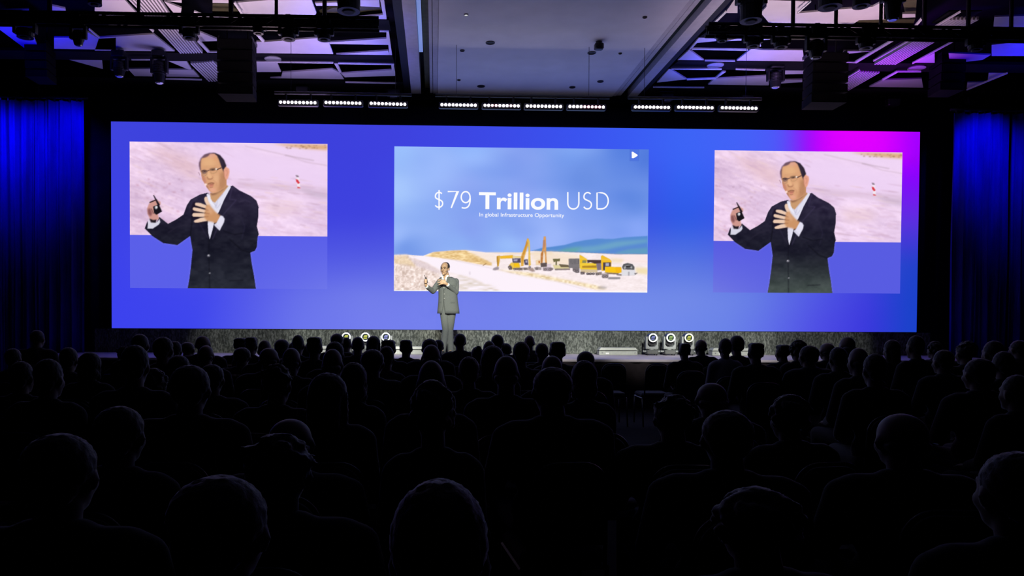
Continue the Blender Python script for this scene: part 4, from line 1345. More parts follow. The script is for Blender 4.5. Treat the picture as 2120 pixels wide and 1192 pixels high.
line_array(456, 528, 88, 204, 12.0, 5, 1, "black hung loudspeaker array over the right half of the left window")
line_array(1672, 1743, 116, 221, 12.0, 5, -1, "black hung loudspeaker array over the right video window")
line_array(62, 107, 96, 168, 13.0, 4, 1, "smaller dark loudspeaker array hanging above the left curtain")
line_array(1936, 1984, 120, 195, 13.0, 4, -1, "smaller dark loudspeaker array hanging above the right curtain")

# ------------------------------------------------------------------ things on the stage floor
RING = mat("mover_ring_white", (0.9, 0.9, 0.9), emit=(0.93, 1.0, 0.93), estr=1.6)
RINGY = mat("mover_ring_yellowish", (0.9, 0.9, 0.7), emit=(0.93, 1.0, 0.62), estr=1.4)
YOKE = mat("mover_yoke_grey", (0.34, 0.36, 0.36), 0.4, 0.2, noise=0.1)
LENSD = mat("mover_lens_dark", (0.02, 0.03, 0.03), 0.15)
CORES = {'b': mat("mover_core_blue", (.2, .2, .4), emit=(0.16, 0.2, 0.62), estr=0.55), 'g': mat("mover_core_green", (.2, .3, .1), emit=(0.28, 0.40, 0.14), estr=0.55), 'y': mat("mover_core_yellow", (.4, .4, .1), emit=(0.55, 0.60, 0.05), estr=0.55)}
YM = 14.27
for (x, core, lab) in ((718, 'y', "stage floor moving light with yellow core, first of the left three"), (757.5, 'y', "stage floor moving light with yellow core, second of the left three"), (799.5, 'b', "stage floor moving light with blue core, last of the left three"),
                       (1349, 'b', "grey stage floor moving light with blue core, beside the slotted box"), (1385.5, 'g', "grey stage floor moving light with green core, middle of the right three"), (1423, 'y', "grey stage floor moving light with yellow ring, behind a cropped head")):
    yy = 697 if x < 1000 else 698.7
    q = at_y(x, yy, YM)
    t = thing("floor_moving_light", lab, "stage light", (q.x, YM, ZD), 0, "moving lights standing along the stage back")
    hz = q.z - ZD
    MB().bbox((-0.105, -0.09, 0.022), (0.105, 0.09, 0.105), 0.012).build("base", mat("mover_base", (0.10, 0.105, 0.105), 0.5), t)
    for sx in (-1, 1):
        for sy in (-1, 1):
            MB().lathe([(0.014, 0), (0.017, 0.022)], 10, (sx * 0.08, sy * 0.07, 0)).build("foot", FIXT, t)
        MB().lathe([(0.016, sx * 0.10), (0.016, sx * 0.155), (0.02, sx * 0.155), (0.02, sx * 0.165)], 10, (0, 0, 0.075), 'x').build("handle", YOKE, t)
    MB().lathe([(0.05, 0.105), (0.05, 0.125)], 18).build("swivel", YOKE, t)
    y_ = MB()
    y_.loft([[(sx, d, z) for sx, z in ((-0.118, 0.125), (0.118, 0.125), (0.118, hz + 0.02), (0.088, hz + 0.02), (0.088, 0.205), (0.055, 0.165), (-0.055, 0.165), (-0.088, 0.205), (-0.088, hz + 0.02), (-0.118, hz + 0.02))] for d in (-0.045, 0.045)], True)
    y_.build("yoke", YOKE, t)
    hb = MB().lathe([(0.05, 0.11), (0.082, 0.07), (0.084, -0.06), (0.084, -0.09)], 20, (0, 0, hz), 'y')
    hb.lathe([(0.084, -0.03), (0.06, 0.02)], 16, (0, 0, hz - 0.07), 'y')
    hb.build("head", FIXT, t)
    tor = []
    rg = MB()
    prof = [(0.064, -0.092), (0.064, -0.104), (0.083, -0.104), (0.083, -0.092)]
    rg.lathe(prof, 28, (0, 0, hz), 'y', 0, False)
    rg.build("light_ring", RINGY if (x == 1423) else RING, t)
    ln = MB().lathe([(0.063, -0.091), (0.055, -0.097), (0.02, -0.101)], 24, (0, 0, hz), 'y').build("lens", LENSD, t)
    for dz, w, dx in ((0.026, 0.03, 0.008), (0.002, 0.034, 0.0), (-0.026, 0.034, -0.004)):
        MB().bbox((dx - w, -0.108, hz + dz - 0.008), (dx + w, -0.098, hz + dz + 0.008), 0.004).build("core", CORES[core], ln)

SLOT = mat("slot_dark", (0.01, 0.012, 0.012), 0.6)
for (x0, x1, y0, y1, lab) in ((1240.5, 1320, 719.5, 734, "low grey slotted box on the stage, fully in view beside the moving lights"), (1475, 1554, 720.5, 734.5, "low grey slotted box on the stage, half hidden by two close heads"),
                              (800, 879, 717, 732, "low grey slotted box on the stage, next to the presenter"), (600, 679, 716, 731, "low grey slotted box on the stage, behind heads below the left window")):
    a, c = at_y(x0, y0, 14.2), at_y(x1, y1, 14.2)
    W = (c.x - a.x) / 2
    H = a.z - ZD
    t = thing("floor_box", lab, "box", ((a.x + c.x) / 2, 14.2, ZD), 0, "low slotted boxes along the stage floor")
    MB().bbox((-W, -0.0, 0), (W, 0.22, H * .56), 0.008).build("body", GREYP, t)
    MB().box((-W + .02, 0.02, H * .55), (W - .02, 0.2, H * .68)).build("slot", SLOT, t)
    MB().loft([[(-W + .0, -0.0, H * .67), (W, -0.0, H * .67), (W, .22, H * .67), (-W, .22, H * .67)], [(-W + .035, 0.01, H), (W - .035, 0.01, H), (W - .035, .21, H), (-W + .035, .21, H)]]).build("lid", GREYP, t)
    MB().box((-W + .125, -0.006, 0.02), (-W + .19, 0.0, 0.05)).build("sticker", mat("white_sticker", (.9, .9, .9), .5), t)
    for X in (-W + .06, W - .05):
        MB().lathe([(0.012, 0.0), (0.012, -0.006)], 10, (X, 0, H * .33), 'y').build("bolt", METAL, t)

# ------------------------------------------------------------------ the presenter on the stage
SKIN = mat("skin_warm", (0.56, 0.36, 0.22), 0.55, noise=0.08, nscale=30)
SUIT = mat("suit_grey_wool", (0.135, 0.150, 0.147), 0.85, noise=0.12, nscale=120, bump=0.15, bscale=300, spec=0.2)
SUITD = mat("suit_grey_lapel", (0.112, 0.126, 0.124), 0.85, noise=0.1, nscale=120, spec=0.2)
SHIRT = mat("shirt_white_cotton", (0.74, 0.78, 0.80), 0.8, noise=0.05)
HAIRD = mat("hair_dark_brown", (0.022, 0.017, 0.016), 0.6, noise=0.3, nscale=60)
SHOE = mat("shoe_black_leather", (0.012, 0.012, 0.013), 0.35, noise=0.2)
LIP = mat("lip_dark_rose", (0.25, 0.10, 0.08), 0.5, noise=0.1)
EYEM = mat("eye_dark", (0.03, 0.022, 0.02), 0.2, noise=0.1)
GLASSF = mat("spectacle_frame", (0.03, 0.028, 0.03), 0.3, 0.5, noise=0.1)


def xform(mb, M, start=0):
    mb.v[start:] = [tuple(M @ Vector(p)) for p in mb.v[start:]]


def head_shape(mb, M, k=1.0):
    s = len(mb.v)
    mb.ell((0, .012, .03), (.074, .094, .09), 20, 14)
    mb.ell((0, -.02, -.02), (.064, .074, .085), 18, 12)
    mb.ell((0, -.032, -.07), (.050, .054, .048), 16, 10)
    mb.ell((0, -.078, -.098), (.022, .018, .018))
    mb.cap((0, -.086, .006), (0, -.106, -.030), .009, .0145)
    mb.ell((-.012, -.098, -.036), (.010, .012, .008))
    mb.ell((.012, -.098, -.036), (.010, .012, .008))
    mb.cap((-.036, -.078, .024), (.036, -.078, .024), .012, .012)
    for q in (-1, 1):
        mb.ell((q * .040, -.058, -.030), (.023, .024, .026))
        mb.ell((q * .077, .010, -.008), (.011, .020, .033))
    mb.cap((-.020, -.084, -.060), (.020, -.084, -.060), .0075, .0075)
    mb.cap((-.016, -.083, -.071), (.016, -.083, -.071), .0075, .0075)
    xform(mb, M, s)


pr = at_y(926, 737, 13.7)
pres = thing("person", "presenter in grey suit and open white shirt on stage, holding a small remote", "person", (pr.x, 13.7, ZD))
HM = Matrix.Translation((-.052, -.015, 1.592)) @ Matrix.Rotation(math.radians(-24), 4, 'Z') @ Matrix.Rotation(math.radians(3), 4, 'X')
bd = MB()
head_shape(bd, HM)
bd.cap((-.04, .01, 1.53), (-.015, .012, 1.40), .052, .060)
bd.ell((0.0, .0, 1.24), (.145, .09, .20), 18, 12)
bd.ell((0.008, .0, 1.0), (.14, .09, .14), 18, 12)
bd.cap((-.115, 0, 1.335), (.125, 0, 1.335), .05, .05)
RS, RE, RW = (-.142, .0, 1.362), (-.268, -.06, 1.178), (-.385, -.215, 1.262)
LS, LE, LW = (.152, .0, 1.366), (.152, -.055, 1.165), (-.004, -.195, 1.292)
for a, b_, c in ((RS, RE, RW), (LS, LE, LW)):
    bd.cap(a, b_, .042, .036)
    bd.cap(b_, c, .036, .026)
# open hand in front of the chest
bd.cap(LW, (-.045, -.213, 1.318), .026, .030)
bd.ell((-.072, -.220, 1.338), (.042, .018, .042))
for bs, md, tp in (((-.100, -.224, 1.366), (-.145, -.236, 1.388), (-.176, -.236, 1.386)), ((-.108, -.226, 1.346), (-.156, -.242, 1.360), (-.190, -.240, 1.356)),
                   ((-.106, -.226, 1.326), (-.154, -.242, 1.328), (-.186, -.240, 1.324)), ((-.098, -.224, 1.306), (-.140, -.236, 1.298), (-.166, -.234, 1.291))):
    bd.cap(bs, md, .0105, .009, 8)
    bd.cap(md, tp, .009, .0075, 8)
bd.cap((-.050, -.224, 1.362), (-.062, -.236, 1.402), .014, .0115, 8)
bd.cap((-.062, -.236, 1.402), (-.080, -.240, 1.434), .0115, .009, 8)
# raised hand closed on the remote
bd.cap(RW, (-.398, -.232, 1.300), .026, .028)
bd.ell((-.408, -.238, 1.336), (.022, .034, .042))
for k, (z, r) in enumerate(((1.376, .0095), (1.356, .0098), (1.336, .0095), (1.316, .0085))):
    bd.cap((-.420, -.262, z), (-.408, -.292, z + .003), r, r, 8)
    bd.cap((-.408, -.292, z + .003), (-.380, -.290, z + .002), r, r * .9, 8)
bd.cap((-.392, -.232, 1.356), (-.382, -.240, 1.392), .013, .011, 8)
bd.cap((-.382, -.240, 1.392), (-.386, -.262, 1.412), .011, .009, 8)
LEGS = (((-.070, .0, .90), (-.032, -.03, .48), (-.085, .0, .10)), ((.085, .0, .90), (.045, .01, .47), (.062, .05, .10)))
for h_, k_, a_ in LEGS:
    bd.cap(h_, k_, .070, .048)
    bd.cap(k_, a_, .048, .036)
    bd.cap(a_, (a_[0] - .01, a_[1] - .10, .045), .035, .028)
bd.ell((.008, .0, .90), (.14, .09, .10))
ob("body", remeshed(bd, "body", .0056, SKIN, 2), pres)
# face pieces and hair
for q in (-1, 1):
    e = MB().ell((q * .031, -.0885, .004), (.012, .007, .006))
    xform(e, HM)
    e.build("eye", EYEM, pres, True)
    e = MB().tube([(q * .014, -.094, .024), (q * .032, -.0935, .030), (q * .050, -.080, .024)], [.0035, .0045, .003], 6)
    xform(e, HM)
    e.build("eyebrow", HAIRD, pres, True)
e = MB().tube([(-.022, -.0905, -.066), (0, -.0945, -.0655), (.022, -.0905, -.066)], [.002, .0035, .002], 6)
xform(e, HM)
e.build("mouth", LIP, pres, True)
g = MB()
for q in (-1, 1):
    g.tube([(q * .008, -.100, .008), (q * .012, -.101, .016), (q * .056, -.090, .016), (q * .054, -.091, -.012), (q * .016, -.101, -.014), (q * .008, -.100, .006)], .0011, 6)
    g.tube([(q * .056, -.090, .014), (q * .076, -.03, .012), (q * .081, .016, .006)], .0013, 6)
g.tube([(-.009, -.100, .010), (.009, -.100, .010)], .0011, 6)
xform(g, HM)
g.build("spectacles", GLASSF, pres)
g = MB().tube([(-.078, -.0, -.02), (-.070, -.045, -.055), (-.045, -.088, -.064)], .0018, 6)
g.ell((-.043, -.091, -.064), (.006, .006, .006), 10, 8)
xform(g, HM)
g.build("headset_microphone", SKIN, pres, True)
hr = MB().ell((0, .034, .040), (.0790, .090, .084), 20, 14)
hr.ell((.066, .002, .030), (.014, .034, .040), 12, 9)
hr.ell((-.066, .002, .030), (.014, .034, .040), 12, 9)
xform(hr, HM)
ob("hair", remeshed(hr, "hair", .007, HAIRD, 2), pres)


def ring(v, cu, cy, a, d, n, gap=None, uf=-.062, k=2.4):
    # super-ellipse ring open at the front by gap (half width)
    th0 = -PI / 2
    if gap is not None:
        tl = math.acos(max(-1, min(1, (uf - gap - cu) / a)))
        tr2 = math.acos(max(-1, min(1, (uf + gap - cu) / a)))
        A, B = -tr2, -tl - 0.0
        A, B = A, B  # front right edge going round the back to the front left edge
        angs = [A + (2 * PI + B - A) * i / (n - 1) for i in range(n)]
    else:
        angs = [2 * PI * i / n for i in range(n)]
    out = []
    for t_ in angs:
        c, s_ = math.cos(t_), math.sin(t_)
        x = a * (abs(c) ** (2 / k)) * (1 if c > 0 else -1)
        y = d * (abs(s_) ** (2 / k)) * (1 if s_ > 0 else -1)
        out.append((cu + x, cy + y, v))
    return out


JR = [(.775, .016, .005, .198, .135, .030), (.84, .015, .004, .192, .133, .022), (.92, .013, .003, .182, .130, .008), (1.0, .010, 0, .173, .126, .0015), (1.08, .007, 0, .167, .122, .0004), (1.15, .005, 0, .166, .122, .0004), (1.207, .005, 0, .168, .124, .002),
      (1.28, .006, 0, .174, .126, .022), (1.34, .008, .004, .177, .120, .038), (1.385, .004, .008, .163, .104, .048), (1.412, -.004, .012, .134, .088, .052), (1.44, -.018, .016, .094, .074, .050)]
jk = MB().loft([ring(v, cu, cy, a, d, 46, g_) for v, cu, cy, a, d, g_ in JR], False, 0, False)
jo = jk.build("jacket", SUIT, pres, True)
sd = jo.modifiers.new("thick", 'SOLIDIFY')
sd.thickness = 0.007
sd.offset = 1
for a, b_, c, r0 in ((RS, RE, RW, .056), (LS, LE, LW, .057)):
    a, b_, c = Vector(a), Vector(b_), Vector(c)
    w = c - (c - b_).normalized() * .014
    s_ = MB()
    s_.cap(a, a.lerp(b_, .6), r0, .056)
    s_.cap(a.lerp(b_, .5), b_, .057, .050)
    s_.cap(b_, b_.lerp(w, .5), .050, .044)
    d = (w - b_).normalized()
    s_.tube([b_.lerp(w, .4), w], [.045, .040], 14)
    ob("sleeve", remeshed(s_, "sleeve", .008, SUIT, 2), jo)
    cf = MB().tube([w - d * .01, w + d * .022], [.034, .035], 16)
    cf.build("cuff", SHIRT, pres, True)
for sgn in (-1, 1):
    lap = []
    for v, cu, cy, a, d, g_ in [(v, *r) for v, *r in JR if v >= 1.2]:
        ue = -.062 + sgn * g_
        uo = ue + sgn * (.012 + .045 * min(1, max(0, (v - 1.2) / .16)) * (1 if v < 1.40 else max(0.2, 1 - (v - 1.40) / .05)))
        row = []
        for u in (ue, uo):
            c = max(-1, min(1, (u - cu) / a))
            yy = cy - d * (max(0, 1 - abs(c) ** 2.4)) ** (1 / 2.4) - .012
            row.append((u, yy, v))
        lap.append([row[0], row[1], (row[1][0], row[1][1] + .006, v), (row[0][0], row[0][1] + .006, v)])
    MB().loft(lap, True).build("lapel", SUITD, jo)
for v in (1.125, 1.045):
    MB().lathe([(.011, 0), (.010, -.005), (.003, -.006)], 12, (-.060, -.127, v), 'y').build("button", mat("button_pale", (0.20, 0.21, 0.20), .4), jo)


def front(u, v):
    # depth of the jacket's front at (u, v)
    for (v0, c0_, y0_, a0, d0, g0), (v1, c1_, y1_, a1, d1, g1) in zip(JR[:-1], JR[1:]):
        if v0 <= v <= v1:
            k = (v - v0) / (v1 - v0)
            cu, cy, a, d = c0_ + (c1_ - c0_) * k, y0_ + (y1_ - y0_) * k, a0 + (a1 - a0) * k, d0 + (d1 - d0) * k
            return cy - d * max(0, 1 - min(1, abs((u - cu) / a)) ** 2.4) ** (1 / 2.4)


for u0, u1, v0, v1, nm in ((.05, .135, .965, .988, "pocket_flap"), (-.15, -.11, .965, .988, "pocket_flap"), (.065, .13, 1.285, 1.296, "breast_pocket")):
    MB().loft([[(u, front(u, v) - o, v) for v in (v0, v1) for o in ((.008, .012) if v == v0 else (.012, .008))] for u in [u0 + (u1 - u0) * k / 4 for k in range(5)]]).build(nm, SUITD, jo)
sh = MB().loft([ring(v, cu, cy, a - .014, d - .014, 36) for v, cu, cy, a, d, g_ in JR if 1.16 < v < 1.43])
sh.build("shirt", SHIRT, pres, True)
cl = MB()
for sgn in (-1, 1):
    cl.loft([[(-.058 + sgn * .004, -.080, 1.405), (-.058 + sgn * .052, -.078, 1.405), (-.058 + sgn * .050, -.070, 1.41), (-.058 + sgn * .006, -.072, 1.41)],
             [(-.050 + sgn * .034, -.060, 1.470), (-.044 + sgn * .064, -.040, 1.476), (-.044 + sgn * .058, -.034, 1.478), (-.050 + sgn * .030, -.052, 1.474)]])
cl.loft([[(-.036 + .068 * math.cos(t_), .012 + .066 * math.sin(t_), z) for t_ in [-.35 + (PI + .7) * i / 20 for i in range(21)]] for z in (1.425, 1.478)], False, 0, False)
cl.build("collar", SHIRT, pres)
tb = MB()
tb.ell((.008, .0, .93), (.156, .110, .16), 18, 12)
for h_, k_, a_ in LEGS:
    tb.cap(h_, k_, .090, .064)
    tb.cap(k_, (a_[0], a_[1], .075), .064, .056)
ob("trousers", remeshed(tb, "trousers", .010, SUIT, 3), pres)
for h_, k_, a_ in LEGS:
    x, y = a_[0], a_[1]
    MB().loft([[(x - .042, y + .05, z), (x + .042, y + .05, z), (x + .048 * k, y - .06, z), (x + .030 * k - .008, y - .17 * k, z), (x - .030 * k - .008, y - .17 * k, z), (x - .048 * k, y - .06, z)] for z, k in ((0, 1.0), (.025, 1.0), (.06, .80), (.095, .5))]).build("shoe", SHOE, pres, True)
# the remote in his hand (a thing of its own)
rm = thing("remote_control", "small black presenter remote held up in the presenter's hand", "remote", (pr.x - .385, 13.7 - .268, ZD + 1.368), 0)
rm.rotation_euler = (0, math.radians(-16), 0)
MB().bbox((-.016, -.011, -.052), (.016, .011, .052), .006).build("body", SHOE, rm)
MB().lathe([(.008, -.011), (.007, -.014)], 12, (0, 0, .015), 'y').build("button", METAL, rm)
MB().tube([(-.006, 0, .05), (-.012, 0, .105)], .004, 8).build("antenna", SHOE, rm)

# ------------------------------------------------------------------ the audience
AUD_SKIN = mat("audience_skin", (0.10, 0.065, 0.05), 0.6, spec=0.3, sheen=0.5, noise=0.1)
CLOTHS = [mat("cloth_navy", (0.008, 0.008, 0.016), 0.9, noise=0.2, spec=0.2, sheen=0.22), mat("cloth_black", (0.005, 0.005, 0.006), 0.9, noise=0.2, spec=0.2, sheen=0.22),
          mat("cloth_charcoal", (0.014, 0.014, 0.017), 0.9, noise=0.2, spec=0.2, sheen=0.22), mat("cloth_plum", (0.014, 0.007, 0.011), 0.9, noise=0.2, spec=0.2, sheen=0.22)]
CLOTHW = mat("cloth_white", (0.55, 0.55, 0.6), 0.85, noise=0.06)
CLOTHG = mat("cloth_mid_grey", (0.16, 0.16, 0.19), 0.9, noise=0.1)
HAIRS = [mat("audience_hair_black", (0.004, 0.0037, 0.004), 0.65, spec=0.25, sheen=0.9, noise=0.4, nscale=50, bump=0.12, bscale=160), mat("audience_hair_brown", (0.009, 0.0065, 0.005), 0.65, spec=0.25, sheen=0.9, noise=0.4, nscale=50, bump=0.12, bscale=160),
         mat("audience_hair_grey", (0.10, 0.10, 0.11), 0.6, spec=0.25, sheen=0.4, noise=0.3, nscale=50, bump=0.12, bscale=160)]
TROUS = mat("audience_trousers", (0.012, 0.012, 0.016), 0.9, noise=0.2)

# seated figure, facing +Y, seat at z 0.46, crown at about z 1.31
HA = Matrix.Translation((0, .045, 1.192)) @ Matrix.Rotation(PI, 4, 'Z')


def seated_body(wd):
    b_ = MB()
    head_shape(b_, HA)
    b_.cap((0, .03, 1.13), (0, .0, 1.02), .052, .058)
    b_.ell((0, .0, .86), (.15 * wd, .10, .22), 16, 12)
    b_.ell((0, .0, .62), (.15 * wd, .11, .14), 16, 10)
    b_.cap((-.145 * wd, 0, 1.00), (.145 * wd, 0, 1.00), .055, .055)
    for q in (-1, 1):
        b_.cap((q * .185 * wd, 0, .985), (q * .225 * wd, .06, .73), .045, .040)
        b_.cap((q * .225 * wd, .06, .73), (q * .13, .29, .665), .038, .028)
        b_.ell((q * .115, .33, .655), (.036, .050, .020))
        for f_ in range(4):
            b_.cap((q * (.095 + .014 * f_), .365, .655), (q * (.085 + .016 * f_), .415, .632), .009, .008, 7)
        b_.cap((q * .085, .335, .665), (q * .062, .370, .655), .011, .009, 7)
        b_.cap((q * .09, .02, .56), (q * .12, .44, .545), .070, .052)
        b_.cap((q * .12, .44, .545), (q * .13, .42, .10), .050, .038)
        b_.cap((q * .13, .41, .06), (q * .14, .54, .045), .036, .030)
    return remeshed(b_, "body", .0125, AUD_SKIN, 2)


def seated_top(wd):
    b_ = MB()
    b_.ell((0, .0, .86), (.172 * wd, .122, .235), 16, 12)
    b_.ell((0, .0, .63), (.170 * wd, .130, .15), 16, 10)
    b_.cap((-.150 * wd, -.005, 1.00), (.150 * wd, -.005, 1.00), .068, .068)
    b_.cap((-.05, .0, 1.035), (.05, .0, 1.035), .055, .055)
    for q in (-1, 1):
        b_.cap((q * .188 * wd, 0, .985), (q * .228 * wd, .06, .73), .060, .052)
        b_.cap((q * .228 * wd, .06, .73), (q * .145, .265, .672), .050, .038)
    return remeshed(b_, "top", .014, CLOTHS[0], 3)


def seated_legs(wd):
    b_ = MB()
    b_.ell((0, .0, .57), (.165 * wd, .125, .10), 16, 10)
    for q in (-1, 1):
        b_.cap((q * .09, .02, .555), (q * .12, .44, .545), .086, .066)
        b_.cap((q * .12, .44, .545), (q * .13, .42, .12), .064, .052)
    return remeshed(b_, "trousers", .016, TROUS, 3)


def hair_mesh(style):
    b_ = MB()
    rr = np.random.default_rng(sum(map(ord, style)))
    c = (0, .012, .030)
    if style == 'short':
        b_.ell((0, .026, .040), (.082, .094, .088), 20, 14)
        b_.ell((0, .06, -.01), (.066, .050, .06))
    elif style == 'crop':
        b_.ell((0, .024, .036), (.078, .093, .086), 20, 14)
    elif style == 'bald':
        b_.ell((0, .046, -.012), (.0758, .062, .036), 20, 12)
    elif style == 'flat':
        b_.ell((0, .024, .030), (.082, .094, .080), 20, 14)
        b_.bbox((-.070, -.055, .05), (.070, .10, .118), .022)
    elif style == 'messy':
        b_.ell((0, .026, .040), (.084, .096, .090), 20, 14)
        for i in range(70):
            t_, f_ = rr.uniform(0, 2 * PI), rr.uniform(0.05, 1.0)
            z = .04 + .092 * math.sin(f_ * PI / 2)
            r = .086 * math.cos(f_ * PI / 2)
            p0 = Vector((r * math.cos(t_), .026 + 1.1 * r * math.sin(t_), z))
            d = (p0 - Vector((0, .03, .02))).normalized()
            b_.cap(p0, p0 + d * rr.uniform(.006, .02) + Vector((rr.uniform(-.012, .012), .01, -.004)), .013, .005, 6)
    elif style == 'curly':
        for i in range(130):
            t_, f_ = rr.uniform(0, 2 * PI), rr.uniform(-.5, 1.0)
            z = .035 + .092 * math.sin(f_ * PI / 2)
            r = .088 * math.cos(f_ * PI / 2)
            y = .030 + 1.08 * r * math.sin(t_)
            if y < -.045 and z < .07:
                continue
            b_.ell((r * math.cos(t_), y, z), (rr.uniform(.016, .024),) * 3, 8, 6)
        b_.ell((0, .03, .035), (.084, .090, .088), 16, 12)
    elif style == 'long':
        b_.ell((0, .026, .040), (.088, .098, .090), 20, 14)
        b_.cap((0, .062, .0), (0, .075, -.20), .070, .062)
        for q in (-1, 1):
            b_.cap((q * .058, .035, .02), (q * .066, .055, -.19), .036, .030)
    elif style == 'bob':
        b_.ell((0, .026, .040), (.090, .100, .092), 20, 14)
        b_.ell((0, .050, -.045), (.088, .066, .070), 18, 12)
        for q in (-1, 1):
            b_.cap((q * .066, .02, .03), (q * .070, .02, -.085), .026, .022)
    elif style == 'bun':
        b_.ell((0, .026, .038), (.082, .094, .088), 20, 14)
        b_.ell((0, .10, .10), (.042, .040, .038))
    elif style == 'cap':
        b_.ell((0, .018, .045), (.086, .100, .085), 20, 14)
        b_.ell((0, .05, -.005), (.074, .060, .05), 16, 10)
        b_.bbox((-.060, -.165, .052), (.060, -.06, .066), .006)
    elif style == 'beanie':
        b_.ell((0, .020, .050), (.088, .102, .105), 20, 14)
        b_.ell((0, .05, -.005), (.078, .066, .05), 16, 10)
    xform(b_, HA)
    me = remeshed(b_, "hair", .0085, HAIRS[0], 1 if style in ('curly', 'messy') else 2)
    amp = {'bald': .0006, 'crop': .0014, 'cap': .0006, 'beanie': .0012}.get(style, .0034)
    for v in me.vertices:
        q = Vector((v.co.x * 75, v.co.y * 75, v.co.z * 42))
        v.co += v.normal * (amp * (mnoise.noise(q) + .8 * mnoise.noise(q * 2.7)))
    me.update()
    return me


BODY = {k: (seated_body(w), seated_top(w), seated_legs(w)) for k, w in (('m', 1.06), ('f', 0.88))}
HAIR = {s_: hair_mesh(s_) for s_ in ('short', 'crop', 'bald', 'flat', 'messy', 'curly', 'long', 'bob', 'bun', 'cap', 'beanie')}
SHOE_ME = MB().loft([[(-.04, -.05, z), (.04, -.05, z), (.046 * k, .08, z), (.03 * k, .17 * k, z), (-.03 * k, .17 * k, z), (-.046 * k, .08, z)] for z, k in ((0, 1.0), (.025, 1.0), (.06, .8), (.09, .5))]).mesh("shoe", SHOE, True)

# chair: upholstered seat, arched back in a thin metal frame, four legs
CHF = mat("chair_frame_metal", (0.035, 0.035, 0.04), 0.42, 0.7, noise=0.1)
CHC = mat("chair_cloth_dark", (0.010, 0.011, 0.02), 0.9, noise=0.2, spec=0.2)


def arch(w0, w1, z0, z1, n=10):
    pts = [(w0, z0)]
    r = 0.11
    for i in range(n + 1):
        t_ = PI / 2 * i / n
        pts.append((w1 - r + r * math.cos(t_), z1 - r + r * math.sin(t_)))
    return pts + [(-x, z) for x, z in pts[::-1]]


CH = {}
CH['seat'] = MB().bbox((-.21, -.20, .41), (.21, .22, .475), .022).mesh("seat", CHC)
o_ = arch(.172, .160, .52, .885)
CH['backrest'] = MB().loft([[(x * k, -.235 - .10 * (z - .5) + d, .725 + (z - .725) * k) for x, z in o_] for d, k in ((-.022, .9), (-.012, 1), (.012, 1), (.022, .9))]).mesh("backrest", CHC, True)
fo = arch(.182, .170, .40, .897)
CH['back_frame'] = MB().tube([(x, -.235 - .10 * (z - .5), z) for x, z in fo], .0105, 8).mesh("back_frame", CHF, True)
CH['seat_frame'] = MB().bbox((-.215, -.21, .392), (.215, .225, .412), .008).mesh("seat_frame", CHF)
CH['leg0'] = MB().tube([(.20, .21, .395), (.205, .225, .0)], .0115, 8).mesh("leg", CHF, True)
CH['leg1'] = MB().tube([(-.20, .21, .395), (-.205, .225, .0)], .0115, 8).mesh("leg", CHF, True)
CH['leg2'] = MB().tube([(.20, -.20, .395), (.205, -.27, .0)], .0115, 8).mesh("leg", CHF, True)
CH['leg3'] = MB().tube([(-.20, -.20, .395), (-.205, -.27, .0)], .0115, 8).mesh("leg", CHF, True)


def chair(x, y, label, group, rz=0.0):
    t = thing("banquet_chair", label, "chair", (x, y, 0), rz, group)
    for k in ('seat', 'backrest', 'back_frame', 'seat_frame', 'leg0', 'leg1', 'leg2', 'leg3'):
        ob(CH[k].name.split('.')[0], CH[k], t)
    return t


def slot_mat(o, m):
    o.material_slots[0].link = 'OBJECT'
    o.material_slots[0].material = m


